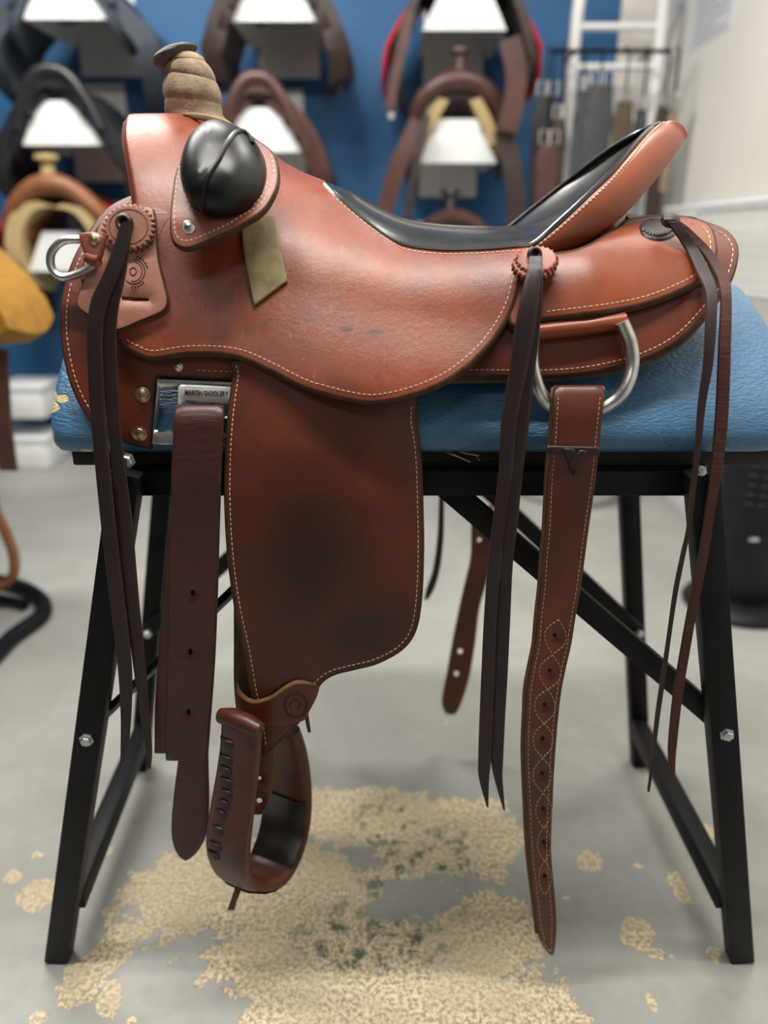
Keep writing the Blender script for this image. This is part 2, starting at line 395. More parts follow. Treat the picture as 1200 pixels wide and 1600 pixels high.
M['floor'] = floor_mat()
M['blue_wall'] = plain('blue painted wall', (.022, .125, .30), .6, 0, (.018, .105, .26), 3, .15, 120)
M['white_wall'] = plain('warm white painted wall', (.74, .72, .66), .6, 0, (.68, .66, .60), 2, .15, 120)
M['white_metal'] = plain('white powder coated steel', (.80, .81, .80), .4, 0, (.72, .73, .73), 12)
def struct(o, kind='structure'): o['kind'] = kind; return o
struct(box('floor', (-4.2, -2.6, -.1), (XW, YW, 0), M['floor'], None, 0))
struct(box('wall_back', (-4.2, YW, -.1), (XW+.1, YW+.1, 2.85), M['blue_wall'], None, 0))
struct(box('wall_right', (XW, -2.6, -.1), (XW+.1, YW, 2.85), M['white_wall'], None, 0))
struct(box('baseboard_right', (XW-.014, -2.4, 0), (XW, YW, .10), M['white_metal'], None, .003))
M['base_dark'] = plain('dark rubber base strip', (.02, .025, .03), .5)
struct(box('baseboard_back', (-4.2, YW-.012, 0), (XW-.014, YW, .09), M['base_dark'], None, .003))
struct(box('trim_1', (.97, YW-.02, .10), (XW, YW, 2.85), M['white_wall'], None, .004))

# ================================================================= saddle stand
YC = 1.02
def beam_mat():
    m, nt, b = newmat('blue painted canvas padding')
    col = mixc(nt, ramp(nt, tex(nt, 7, 5, .6, .5), .35, .7), (.060, .175, .32), (.042, .135, .26))
    col = mixc(nt, ramp(nt, tex(nt, 60, 5, .7), .55, .75), col, (.045, .13, .26))
    it = []
    for (x, y, rx, ry) in ((84, 634, 13, 7), (82, 628, 6, 14), (84, 672, 9, 13), (98, 622, 10, 5), (84, 692, 9, 5), (142, 700, 8, 4)):
        c = P(x, y, .815); it.append((tuple(c), (rx/1150, .09, ry/1150)))
    chips = blobs(nt, it, .04, 60, .5)
    col = mixc(nt, chips, col, (.78, .62, .30)); nt.links.new(col, b.inputs['Base Color'])
    b.inputs['Roughness'].default_value = .42; b.inputs['Coat Weight'].default_value = .3
    wv = nt.nodes.new('ShaderNodeTexCoord'); mp = nt.nodes.new('ShaderNodeMapping'); nt.links.new(wv.outputs['Object'], mp.inputs[0])
    mp.inputs['Scale'].default_value = (1, .3, 3.2)
    t1 = N(nt, 'ShaderNodeTexNoise'); t1.inputs['Scale'].default_value = 130; t1.inputs['Detail'].default_value = 5; t1.inputs['Distortion'].default_value = .6; nt.links.new(mp.outputs[0], t1.inputs['Vector'])
    h = mth(nt, 'ADD', t1.outputs[0], mth(nt, 'MULTIPLY', tex(nt, 420, 3, .6, 0, (.5, .5, 1.6)), .35)); h = mth(nt, 'SUBTRACT', h, mth(nt, 'MULTIPLY', chips, .8))
    bump(nt, b, h, .9, .0022); return m
M['beam'] = beam_mat()
stand = thing('saddle_stand', 'blue canvas-padded beam on a black folding steel trestle, carrying the brown saddle', 'saddle stand', (0, YC, 0))
bw = [(.205, .770), (.222, .777), (.2285, .792), (.224, .81), (.205, .836), (.17, .868), (.125, .900), (.07, .928), (.025, .944), (0, .948)]
half = catmull(bw, 4); prof = [(-a, z) for a, z in half]+[(a, z) for a, z in half[::-1][1:]]
rings = []
for k, (x, s) in enumerate([(-.372, .0), (-.372, .90), (-.369, .96), (-.362, .99), (-.35, 1), (0, 1), (.42, 1), (.446, .985), (.458, .95), (.463, .88), (.463, 0)]):
    zc = .85; rings.append([Vector((x, YC+a*(s if s else .001), zc+(z-zc)*(s if s else .001))) for a, z in prof])
loft('padded_beam', rings, M['beam'], stand)
M['ply'] = plain('bare plywood beam base', (.05, .045, .04), .8)
box('beam_base', (-.36, YC-.20, .752), (.45, YC+.20, .7705), M['ply'], stand, .003)
# straw-coloured frayed threads hanging under the beam edge
for (a, b_) in (((694, 704), (722, 716)), ((700, 704), (735, 722)), ((712, 704), (748, 712)), ((738, 704), (750, 720)), ((690, 703), (712, 712))):
    tube('frayed_thread', [P(a[0], a[1], .806), P((a[0]+b_[0])/2, (a[1]+b_[1])/2+1, .80), P(b_[0], b_[1], .797)], .0007, M['brass'], stand, 5)
YF, YR = .812, 2*YC-.812
box('top_rail', (-.325, YF-.013, .722), (.375, YF+.013, .752), M['metal_black'], stand, .002)
box('top_rail', (-.395, YR-.013, .722), (.425, YR+.013, .752), M['metal_black'], stand, .002)
def bolt(p, parent, r=.0075, d=(0, -1, 0), mat=None):
    return lathe('bolt', [(0, 0), (r*1.25, 0), (r*1.25, .002), (r*.95, .002), (r*.95, .006), (r*.75, .0075), (0, .008)], p, mat or M['bolt'], parent, d, 6)
legs = []
fl = [(85, 1506, .0), (1158, 1482, .0)]
LT = P(200, 735, YF-.028); LB = PF(87, 1506); RT = P(1095, 735, YF-.028); RB = PF(1150, 1484)
LB.y = RB.y = (LB.y+RB.y)/2
print('front feet', LB, RB)
def legpoint(a, b, z): t = (a.z-z)/(a.z-b.z); return a+(b-a)*t
A = bar('leg', LT, LB, .034, .026, M['metal_black'], stand); B_ = bar('leg', RT, RB, .034, .026, M['metal_black'], stand)
back = lambda v: Vector((v.x, 2*YC-v.y, v.z))
rLT, rLB = back(LT), back(LB); rRT, rRB = back(RT), back(RB)
rLB = PF(218, 1200); rRB = PF(1000, 1194); rLT = P(258, 735, YR+.02); rRT = P(981, 745, YR+.02)
C_ = bar('leg', rLT, rLB, .034, .026, M['metal_black'], stand); D_ = bar('leg', rRT, rRB, .034, .026, M['metal_black'], stand)
# rungs near the floor, tying front and back foot
def rung(a, b): bar('rung', a, b, .034, .030, M['metal_black'], stand, (0, 0, 1))
zr_ = .10
rung(legpoint(LT, LB, zr_)+Vector((.006, .012, 0)), legpoint(rLT, rLB, zr_)+Vector((.006, -.012, 0)))
rung(legpoint(RT, RB, zr_)+Vector((-.006, .012, 0)), legpoint(rRT, rRB, zr_)+Vector((-.006, -.012, 0)))
# diagonal braces
def brace(top, low, off=0):
    bar('brace', top, low, .030, .009, M['metal_black'], stand, (1, 0, 1) if (low-top).x < 0 else (1, 0, -1))
def frontpt(px, a, b):
    best = min((legpoint(a, b, z/500) for z in range(20, 370)), key=lambda p: abs(proj(p)[1]-px)); return best
def proj(p):
    dy = p[1]; dz = p[2]-H; zc = dy*CS-dz*SN; return 600+F*p[0]/zc, 800-F*(dy*SN+dz*CS)/zc
fb = Vector((0, .023, 0))
p1 = frontpt(1137, RT, RB); p2 = frontpt(1145, LT, LB)
brace(P(668, 735, YF+.01), p1+fb); brace(P(560, 735, YF+.01), p2+fb)
bolt(p1+Vector((.001, -.013, 0)), B_); bolt(p2+Vector((0, -.013, 0)), A)
p3 = frontpt(978, rRT, rRB); p4 = frontpt(978, rLT, rLB)
brace(P(740, 745, YR-.01), p3-fb); brace(P(500, 745, YR-.01), p4-fb)
bolt(p3-Vector((0, .029, 0)), D_); bolt(p4-Vector((0, .029, 0)), C_)
bolt(P(199, 719, YF-.043), stand); bolt(P(1095, 735, YF-.043), stand, .005)
adopt(stand)

# ================================================================= the saddle
def sil(tab):
    xs = []; zs = []
    for px, py in tab:
        p = P(px, py, YC); xs.append(p.x); zs.append(p.z)
    return lambda X: np.interp(X, xs, zs)
zr_body = sil([(190, 183), (265, 182), (300, 183), (350, 194), (385, 214), (410, 234), (440, 259), (470, 276), (508, 292), (560, 315), (620, 344), (680, 356), (760, 360), (830, 357), (900, 350), (980, 345), (1040, 342), (1100, 349), (1140, 364), (1165, 385)])
px2x = lambda px: P(px, 370, YC).x
p_body = lambda X: np.interp(X, [px2x(v) for v in (200, 400, 500, 600, 700, 800, 860, 950, 1050, 1150)], [.60, .58, .52, .42, .32, .24, .24, .32, .45, .5])
W_body = lambda X: np.interp(X, [px2x(v) for v in (200, 380, 520, 740, 860, 1150)], [.228, .238, .262, .262, .238, .215])
def prof_body(X, z, off=0.0, zb=.84):
    zr = zr_body(X)+off*.8; t = (zr-z)/(zr-zb)
    g = np.clip(1-(1-np.clip(t, 0, 1))**2, 0, 1)**p_body(X)
    fl = np.interp(X, [px2x(300), px2x(480), px2x(740), px2x(860)], [.010, .033, .034, 0])
    u = np.clip((t-.50)/.55, 0, 1.12); return np.where(t <= 0, -1, (W_body(X)-fl+off)*g+fl*u*u*(3-2*np.minimum(u, 1))*1.0+np.where(t > 1, (zb-z)*.10, 0))
def prof_skirt(X, z, off=0.0):
    zr = np.where(X < px2x(500), 1.07, zr_body(X)-.003)+off*.8; zb = .80
    t = (zr-z)/(zr-zb); pp = np.interp(X, [px2x(400), px2x(700), px2x(1100)], [.5, .36, .42])
    Wd = np.interp(X, [px2x(100), px2x(500), px2x(700), px2x(900), px2x(1150)], [.224, .226, .228, .232, .215])
    return np.where(t <= 0, -1, (Wd+off)*np.clip(1-(1-np.clip(t, 0, 1))**2, 0, 1)**pp)
def hit(px, py, prof, lo=.60):
    px = np.atleast_1d(np.asarray(px, float)); py = np.atleast_1d(np.asarray(py, float))
    dx, dy, dz = ray(px, py); Ys = np.linspace(lo, YC, 260)
    X = dx[:, None]*Ys/dy[:, None]; Z = H+dz[:, None]*Ys/dy[:, None]
    G = Ys[None]-(YC-prof(X, Z)); ok = G >= 0; idx = np.argmax(ok, 1); none = ~ok.any(1); idx = np.clip(idx, 1, len(Ys)-1)
    r = np.arange(len(px)); g0 = G[r, idx-1]; g1 = G[r, idx]; t = np.clip(-g0/np.where(np.abs(g1-g0) < 1e-9, 1e-9, g1-g0), 0, 1)
    Y = Ys[idx-1]+t*(Ys[1]-Ys[0]); Y[none] = YC
    return Y
def D(off=0.0, kind=prof_body):
    def f(px, py):
        px = np.asarray(px, float); sh = px.shape
        return hit(px.ravel(), np.asarray(py, float).ravel(), lambda X, z: kind(X, z, off)).reshape(sh)
    return f
def blend(f, ys):                                     # a piece that leaves the body and hangs: depth by picture height
    return lambda px, py: np.interp(np.asarray(py, float), [a for a, _ in ys], [b for _, b in ys])+np.asarray(px)*0
saddle = thing('western_saddle', 'reddish brown leather western saddle with black padded seat and wrapped horn, on the blue beam', 'saddle', (0, YC, .95))
zl = [(60, 0)]
# --- skirt with rigging window
skirt_o = [(300, 322), (240, 305), (208, 310), (165, 334), (126, 388), (104, 440), (95, 500), (101, 560), (116, 612), (142, 657), (176, 688, 'c'), (205, 694), (240, 702, 'c'), (243, 640), (247, 588, 'c'), (370, 593), (660, 596), (730, 591), (860, 591), (940, 582), (1010, 562), (1062, 533), (1108, 486), (1140, 445), (1152, 405), (1148, 382), (1130, 363), (1105, 354, 'c'), (1000, 352), (900, 410), (700, 470), (450, 440)]
skirt = sheet('skirt', skirt_o, D(.0, prof_skirt), .007, 7, [M['skirt'], M['edge'], M['raw'], M['raw']], saddle, 16, (), 5)
stitches(skirt, inset(skirt, (142, 657), (208, 310), 14) if False else inset(skirt, (208, 310), (150, 668), 13), M['thread'], skirt.ob)
stitches(skirt, inset(skirt, (720, 592), (1120, 360), 12), M['thread'], skirt.ob)
stitches(skirt, [(310, 579), (370, 581)], M['thread_o'], skirt.ob, smooth=False)
mirror(skirt.ob, YC)
for (x, y, r) in ((226, 616, .0062), (221, 675, .0062), (282, 574, .0035)):
    p = Vector(skirt.ev(x, y)[0]); n = Vector(snormal(x, y, skirt.dfn)); lathe('rivet', [(0, -.001), (r*1.35, -.001), (r*1.35, .0006), (r, .0012), (r*.9, .0026), (r*.5, .0036), (0, .004)], p, M['brass'] if r > .004 else M['steel'], skirt.ob, n, 16)
# fleece lining just inside the skirts
M['fleece_dark'] = plain('brown wool lining', (.13, .075, .04), .95, 0, (.08, .045, .025), 90, 1.0, 260)
lin_o = [(300, 330), (240, 316), (210, 320), (170, 342), (132, 392), (110, 442), (102, 500), (108, 560), (122, 608), (150, 652), (180, 680), (236, 692, 'c'), (244, 600, 'c'), (370, 598), (660, 600), (860, 596), (942, 588), (1014, 568), (1066, 539), (1109, 491), (1135, 448), (1140, 416), (1126, 394), (1092, 376), (1000, 374), (900, 420), (700, 480), (450, 450)]
lin = sheet('fleece_lining', lin_o, D(-.010, prof_skirt), .0085, 5, [M['fleece_dark']]*3, saddle, 26)
mirror(lin.ob, YC)
# --- rigging hardware plate with engraved name
rig = lambda px, py: D(-.001, prof_skirt)(px, py)
frame_o = [(244, 591), (372, 597), (372, 697), (238, 696)]
rigp = sheet('rigging_plate', [(x, y, 'c') for x, y in [(246, 591), (376, 597), (376, 696), (238, 695)]], lambda px, py: np.interp(py, [580, 700], [.7995, .7845])+px*0, .004, 2.5, [M['steel']]*3, saddle, 14,
    [[(250, 606), (249, 640), (243, 671), (247, 672), (248, 675), (258, 675), (259, 672), (268, 672), (269, 675), (372, 676), (372, 606)][::-1]])
rigb = sheet('rigging_plate', [(279, 604, 'c'), (283, 600, 'c'), (372, 604, 'c'), (372, 655, 'c'), (279, 652, 'c')], lambda px, py: np.interp(py, [580, 700], [.7935, .782])+px*0, .005, 2.5, [M['cast']]*3, saddle, 10, [[(285, 629), (284, 650), (371, 651), (371, 632), (292, 625)][::-1]])
def text_mesh(name, s, size, mat, parent, p0, xdir, ydir, depth=.0004):
    cu = bpy.data.curves.new('lettering', 'FONT'); cu.body = s; cu.size = 1; cu.extrude = .01; cu.offset = .012; t = bpy.data.objects.new('tmp', cu); C.collection.objects.link(t)
    bpy.context.view_layer.update(); me = bpy.data.meshes.new_from_object(t.evaluated_get(bpy.context.evaluated_depsgraph_get())); bpy.data.objects.remove(t)
    v = np.empty(len(me.vertices)*3); me.vertices.foreach_get('co', v); v = v.reshape(-1, 3); wx = v[:, 0].max()-v[:, 0].min(); v[:, 0] -= v[:, 0].min(); hy = v[:, 1].max()
    xd = Vector(xdir); yd = Vector(ydir); n = xd.normalized().cross(yd.normalized())
    out = [Vector(p0)+xd*(a/wx)+yd*(b/hy)+n*(c*depth/.01) for a, b, c in v]
    me.vertices.foreach_set('co', [c for p in out for c in p]); me.update(); me.materials.clear()
    return link(name, me, mat, parent, False)
a_, b_, c_ = [Vector(rigb.ev(x, y, .0003)[0]) for x, y in ((291, 617), (358, 619), (291, 609))]
lt = text_mesh('lettering', 'MARTIN SADDLERY', 1, M['ink'], rigb.ob, a_, b_-a_, c_-a_, .0003); lt['label'] = 'dark engraved MARTIN SADDLERY lettering'
rigb.ob['label'] = 'cast metal buckle plate engraved MARTIN SADDLERY'
mirror(rigp.ob, YC)
# --- rear jockey
rj_o = [(815, 405), (860, 400), (905, 392), (960, 362), (985, 347), (1040, 342), (1082, 346), (1108, 358), (1118, 385), (1115, 418), (1098, 441), (1060, 462), (1000, 483), (930, 495), (850, 505), (800, 516), (790, 480), (800, 440)]
rj = sheet('rear_jockey', rj_o, D(-.003), .0075, 7, [M['orange'], M['edge'], M['raw'], M['raw']], saddle, 14, (), 7)
stitches(rj, inset(rj, (1098, 350), (850, 505), 14), M['thread'], rj.ob)
mirror(rj.ob, YC)
# leather roll covering the rear rigging bar
tube('rigging_sleeve', [Vector(skirt.ev(x, y, .006)[0]) for x, y in ((802, 529), (850, 523), (910, 517), (968, 508))], .0115, M['orange'], saddle, 12, flat=.8)
# --- main leather: fork cover flowing into the seat jockey
bd = D(.0)
fork_o = [(199, 188), (196, 215), (201, 250), (207, 285), (213, 330), (210, 380), (190, 440), (186, 500), (187, 541, 'c'), (215, 556), (243, 564), (300, 557), (370, 562), (425, 585), (480, 611), (545, 628), (590, 632), (650, 620), (705, 597), (752, 560), (785, 518), (805, 480), (817, 440), (832, 402), (831, 390, 'c'), (800, 392), (740, 396), (680, 396), (625, 386), (575, 352), (535, 318), (508, 292, 'c'), (470, 277), (440, 260), (410, 235), (384, 215), (350, 195), (300, 184), (265, 183), (225, 183), (205, 184)]
jock = sheet('seat_jockey', fork_o, bd, .0065, 7, [M['saddle'], M['edge'], M['raw'], M['raw']], saddle, 11, (), 7)
def paint_edge(S, a, b, wpx):                          # burnished rim only along the lower, cut edge
    seg = np.array(inset(S, a, b, .5)); me = S.ob.data
    for p in me.polygons:
        if p.material_index == 1:
            q = proj(p.center)
            d = np.sqrt(((seg-np.array(q))**2).sum(1)).min()
            if d > wpx: p.material_index = 0
paint_edge(jock, (187, 541), (832, 402), 14)
stitches(jock, inset(jock, (187, 541), (820, 432), 15), M['thread'], jock.ob)
stitches(jock, inset(jock, (831, 392), (508, 293), 8), M['thread'], jock.ob)
mirror(jock.ob, YC)
for (x, y, a, b) in ((540, 514, 9, 3), (585, 521, 16, 3)):
    pass
def bridge(S, path, name, mat, parent, crown=.0015, dp=1.5):
    a = [Vector(S.ev(x, y+dp)[0]) for x, y in catmull(path, 6)]; rows = []
    for v in a:
        h = max(YC-v.y, .0005); rows.append([Vector((v.x, YC+h*f, v.z+(crown+h*.10)*(1-f*f)-.001)) for f in (-1, -.6, -.2, .2, .6, 1)])
    return loft(name, rows, mat, parent, closed=False)
bridge(jock, [(225, 185), (265, 184), (300, 185), (350, 196), (384, 216), (410, 236), (440, 261), (470, 278), (505, 292)], 'fork_crown', M['saddle'], saddle)
bridge(rj, [(985, 349), (1010, 345), (1040, 343), (1082, 347), (1106, 358), (1112, 370)], 'jockey_crown', M['orange'], saddle)
bridge(skirt, [(1000, 354), (1060, 352), (1105, 355), (1130, 364), (1146, 382), (1150, 398)], 'skirt_crown', M['skirt'], saddle)
# gullet: the rolled front lip and the underside of the fork
ed = [(199, 188), (196, 215), (201, 250), (207, 285), (213, 330), (212, 360)]
E0 = [Vector(jock.ev(x+1.5, y)[0]) for x, y in [tuple(q) for q in catmull(ed, 5)]]
E0[0].y = min(E0[0].y, YC-.02)
arch = E0[::-1]+[Vector((E0[0].x-.001, YC, E0[0].z+.003))]+[Vector((v.x, 2*YC-v.y, v.z)) for v in E0]
def inner(v, dx, k): c = Vector((v.x, YC, 1.0)); r = c+(v-c)*k; r.x = v.x+dx; return r
rows = [[inner(v, dx, k) for v in arch] for dx, k in ((.012, .985), (0, .99), (-.006, .955), (-.004, .90), (.012, .865), (.06, .85), (.13, .84))]
loft('gullet', rows, M['skirt'], saddle, closed=False)
# --- padded seat
E = [(508, 292.5), (530, 315), (570, 348), (622, 384), (680, 394), (745, 394), (800, 390), (832, 386), (872, 352), (915, 312), (960, 267), (1000, 220), (1018, 203), (1030, 197)]
Cn = [(509, 291), (548, 306), (590, 330), (640, 350), (700, 357.5), (765, 359.5), (812, 358), (860, 352), (905, 330), (950, 293), (985, 252), (1014, 213), (1024, 202), (1031, 197)]
wE = hit([q[0] for q in E[:8]], [q[1]+1 for q in E[:8]], lambda X, z: prof_body(X, z, .004)).tolist()
wE = [YC-y for y in wE]; w0 = wE[7] = max(wE[7], .165); wE[6] = max(wE[6], .16)
for q in E[8:]:
    s = min(1, max(0, (386-q[1])/(386-197))); wE.append(w0*max(.02, (1-s**1.7))**.55)
print('seat half widths', [round(v, 3) for v in wE])
Ep = [P(x, y, YC-w_) for (x, y), w_ in zip(E, wE)]; Cp = [P(x, y, YC) for x, y in Cn]
EpS = [Vector(q) for q in catmull([tuple(p) for p in Ep], 5)]; CpS = [Vector(q) for q in catmull([tuple(p) for p in Cp], 5)]
rows = []
for e, c in zip(EpS, CpS):
    row = []; wd = YC-e.y
    for k in range(-12, 13):
        u = k/12; th = math.sin(u*math.pi/2); a = abs(th)
        f = 1-a**2.2; lift = .007*min(1, (1-a)*9)**.5 if 1-a > 0 else 0
        p = e.lerp(c, f); row.append(Vector((p.x, YC+wd*th, p.z+lift*.7))+Vector((0, 0, 0)))
    rows.append(row)
seat = loft('seat', rows, M['black'], saddle, closed=False)
seat['label'] = 'black padded leather seat'
pip = [v+Vector((0, .001, .003)) for v in EpS]
pm = [Vector((v.x, 2*YC-v.y, v.z)) for v in pip]
tube('seat_piping', pip+pm[::-1][1:], .0028, M['black'], seat, 8)
# --- cantle back roll
O = [(846, 404), (880, 392), (925, 372), (975, 336), (1022, 284), (1056, 240), (1070, 218), (1074, 213)]
Er = EpS[7*5:]; n_ = len(O)
Ei = [Er[round(i*(len(Er)-1)/(n_-1))] for i in range(n_)]
rows = [[] for _ in range(9)]
for i, (o_, e) in enumerate(zip(O, Ei)):
    s = i/(n_-1); wd = max(.002, (YC-e.y)*.96-.004*(1-s)); o3 = P(o_[0], o_[1], YC-wd); outv = Vector((0, -1, 0)).lerp(Vector((.35, 0, 1)), s**2).normalized()
    rad = Vector((0, (e.y-YC), (e.z-.97))); rad = rad.normalized() if rad.length > 1e-4 else Vector((0, 0, 1))
    outv = (rad+Vector((.25, 0, 0))).normalized(); L = (o3-e).length
    for k, t in enumerate((0, .06, .25, .5, .75, .93, 1.0)):
        rows[k].append(e.lerp(o3, t)+outv*(.011*math.sin(math.pi*min(1, t*1.02))**.6*(.6+.4*s)) if 0 < t < 1 else (e.lerp(o3, t)))
    inn = Vector((o3.x-.012, YC-wd*.93, o3.z-.012)); rows[7].append(inn)
    rows[8].append(Vector((o3.x-.045+.03*(1-s), YC-wd*.80, o3.z-.022+.01*s)))
full = []
for r in rows: full.append(r+[Vector((v.x, 2*YC-v.y, v.z)) for v in r[::-1]])
full = [[Vector(q) for q in catmull([tuple(p) for p in r], 4)] for r in full]
ctl = loft('cantle_back', full, M['orange'], saddle, closed=False)
# stitch row along the cantle roll, following its 3D rim
def stitch3d(pts, n_dir, mat, parent, spacing=.0056, ln=.0038, wd=.0009, name='stitching'):
    p = resample([tuple(q) for q in pts], spacing); vs = []; fs = []
    for i in range(len(p)-1):
        a = p[i]; t = p[i+1]-a; t /= max(np.linalg.norm(t), 1e-9); b = a+t*ln; nn = np.array(n_dir(Vector(a))); s = np.cross(t, nn); s /= np.linalg.norm(s); k = len(vs)
        for c, g in ((a, .3), (a+t*ln*.2, 1), (b-t*ln*.2, 1), (b, .3)):
            vs += [c-s*wd*g, c-s*wd*.5*g+nn*.0005*g, c+s*wd*.5*g+nn*.0005*g, c+s*wd*g]
        for j in range(3):
            for q in range(3): fs.append((k+4*j+q, k+4*j+q+1, k+4*j+q+5, k+4*j+q+4))
    o = mesh(name, vs, fs, mat, parent); o['kind'] = 'stuff'; return o
r2 = full[1]; r3 = full[2]
mid = [a.lerp(b, .30)+Vector((0, -.0006, .0004)) for a, b in zip(r2, r3)]
half_n = len(mid)//2
stitch3d(mid[:half_n+1], lambda p: Vector((.1, (p.y-YC)/.17, (p.z-1)/.15)).normalized(), M['thread'], ctl)
# neck between cantle and rear jockey
nb = [(850, 405), (890, 402), (930, 394), (962, 377), (978, 362), (980, 350), (978, 346)]
rows = [full[8][:1] and [], []]
U = [rows_ for rows_ in [Vector(q) for q in catmull([tuple(v) for v in [r for r in [*(Vector(x) for x in [*map(tuple, [])])]]], 4)]] if False else None
Bn = []
for i, (x, y) in enumerate(nb):
    s = i/(len(nb)-1); wv = (.150*(1-s**2)**.5 if s < 1 else 0.001); Bn.append(P(x, y, YC-max(wv, .001)))
Bn = resample([tuple(v) for v in Bn], .004); nU = len(full[8])//2+1
Bq = np.stack([np.interp(np.linspace(0, 1, nU), np.linspace(0, 1, len(Bn)), Bn[:, k]) for k in range(3)], 1)
bot = [Vector(v)-Vector((0, 0, .012)) for v in Bq]; bot = bot+[Vector((v.x, 2*YC-v.y, v.z)) for v in bot[::-1]]
top = full[8]; m_ = min(len(top), len(bot)); top = [top[round(i*(len(top)-1)/(m_-1))] for i in range(m_)]; bot = [bot[round(i*(len(bot)-1)/(m_-1))] for i in range(m_)]
loft('cantle_neck', [top, [a.lerp(b, .35)-Vector((.006, 0, 0)) for a, b in zip(top, bot)], [a.lerp(b, .75)-Vector((.006, 0, 0)) for a, b in zip(top, bot)], bot], M['orange'], saddle, closed=False)

# --- horn
def ringpx(cx, cy, rx, tilt, ry, Y=YC, n=24):
    c = P(cx, cy, Y); k = (P(cx+10, cy, Y)-c).length/10; ax = Vector((math.cos(tilt), 0, -math.sin(tilt)))
    return [c+ax*(rx*k*math.cos(2*math.pi*i/n))+Vector((0, 1, 0))*(ry*k*math.sin(2*math.pi*i/n)) for i in range(n)]
horn = [(314, 196, 53, .16, 40), (312, 189, 50, .16, 38), (306, 181, 45, .12, 36), (303, 172, 42, .10, 37), (302, 160, 42.5, .06, 40), (301, 148, 43, .04, 41), (299.5, 136, 41, .04, 39), (299, 127, 38.5, .08, 37),
    (298.5, 122, 38, .12, 36), (297, 113, 36, .10, 35), (295, 105, 33, .06, 33), (293, 98, 28, -.05, 31), (290, 91, 24, -.10, 27), (288, 85, 19, -.1, 23)]
def hr(a, b): return [ringpx(*h) for h in horn[a:b]]
hw = loft('horn_wrap', hr(0, 14), M['wrap'], saddle)
for (a, b, gr) in ((0, 4, .5), (4, 8, 1), (8, 11, 1), (11, 13, 1)):
    hs = []
    seg_ = horn[a:b+1]
    pts = np.array(seg_); q = np.linspace(0, len(seg_)-1, 9); I = np.stack([np.interp(q, range(len(seg_)), pts[:, k]) for k in range(5)], 1)
    for i, h in enumerate(I):
        bul = 2.2*math.sin(math.pi*i/8)**.5+.3; hs.append(ringpx(h[0], h[1], h[2]+bul, h[3]+.02, h[4]+bul))
    loft('wrap_coil', hs, M['wrap'], hw)
hc = [(277, 101, 14, -.3, 18), (272, 98, 25, -.32, 28), (270, 92.5, 31, -.28, 34), (272, 86, 34, -.24, 36), (276, 80, 33, -.2, 34), (280, 75, 28, -.18, 29), (284, 71, 17, -.16, 19), (285, 69.5, 3, -.16, 3)]
M['cap'] = plain('scuffed grey brown horn cap', (.10, .075, .065), .6, 0, (.05, .036, .033), 60, .5, 250)
cap = loft('horn_cap', [ringpx(*h) for h in hc], M['cap'], saddle); cap['label'] = 'scuffed dark grey horn cap'
# tail of the wrap flowing down the fork
wt = lambda px, py: np.interp(px, [300, 360], [.972, .925])+py*0
sheet('wrap_tail', [(285, 178), (300, 176), (330, 180), (356, 188), (363, 196), (345, 197), (322, 190), (296, 185)], wt, .004, 4, [M['suede']]*3, hw, 7)
# --- suede end hanging below the roll
sheet('suede_strap', [(377, 355, 'c'), (428, 335, 'c'), (436, 385), (448, 432), (449, 440, 'c'), (397, 479, 'c'), (389, 440), (380, 390)], lambda px, py: bd(px, py)-.0095, .003, 2, [M['suede'], M['raw'], M['suede']], saddle, 10)
# --- bucking roll with its stitched backing
def padY(off=0):
    def f(px, py):
        px = np.asarray(px, float); py = np.asarray(py, float)
        return np.interp(py, [190, 240, 300, 350, 395], [.890, .862, .826, .800, .786])+(px-350)*.00003-off
    return f
print('body depth near roll', bd(np.array([300., 350, 420, 297]), np.array([250., 300, 300, 370])))
bk_o = [(300, 232), (285, 256), (275, 278), (270, 310), (267, 345), (267, 368), (274, 386), (292, 394), (315, 388), (345, 375), (380, 358), (412, 338), (430, 312), (438, 285), (434, 256), (420, 236), (395, 222), (350, 215)]
bk = sheet('roll_backing', bk_o, padY(.0), .007, 4, [M['saddle'], M['edge'], M['raw'], M['edge']], saddle, 10, (), 4)
stitches(bk, inset(bk, (420, 236), (285, 256), 7)[::-1] if False else inset(bk, (290, 246), (420, 236), 9) if bk.o is None else [tuple(p) for p in resample(catmull([(283, 268), (278, 300), (275, 345), (277, 370), (287, 381), (305, 379), (340, 364), (375, 347), (408, 326), (424, 300), (429, 275), (425, 248)], 8), 8)], M['thread'], bk.ob, 7.6, 5)
stitches(bk, [(287, 290), (292, 315), (302, 333), (318, 343), (342, 345), (372, 341), (398, 328), (414, 308), (420, 290)], M['thread'], bk.ob, 7.6, 5)
dm_o = [(289, 262), (289, 290), (298, 318), (312, 334), (335, 341), (362, 341), (388, 330), (406, 312), (417, 285), (417, 258), (408, 235), (393, 215), (372, 202), (350, 196), (330, 200), (310, 215), (296, 237)]
dome = sheet('bucking_roll', dm_o, padY(.006), .046, 58, [M['satin']]*3, saddle, 6, edge_top=.05, ostep=4, nofn=lambda V: np.tile(np.array([-.12, -.93, .30])/np.linalg.norm([-.12, -.93, .30]), (len(V), 1)))
dome.ob['label'] = 'black padded leather bucking roll'
nv = np.array([-.12, -.93, .30]); nv /= np.linalg.norm(nv)
def domept(x, y, l=0):
    q = np.array([[x, y]], float); d = distseg(q, dome.loops); return Vector(surf(q[:, 0], q[:, 1], dome.dfn)[0]+nv*(dome.hgt(d)[0]+l))
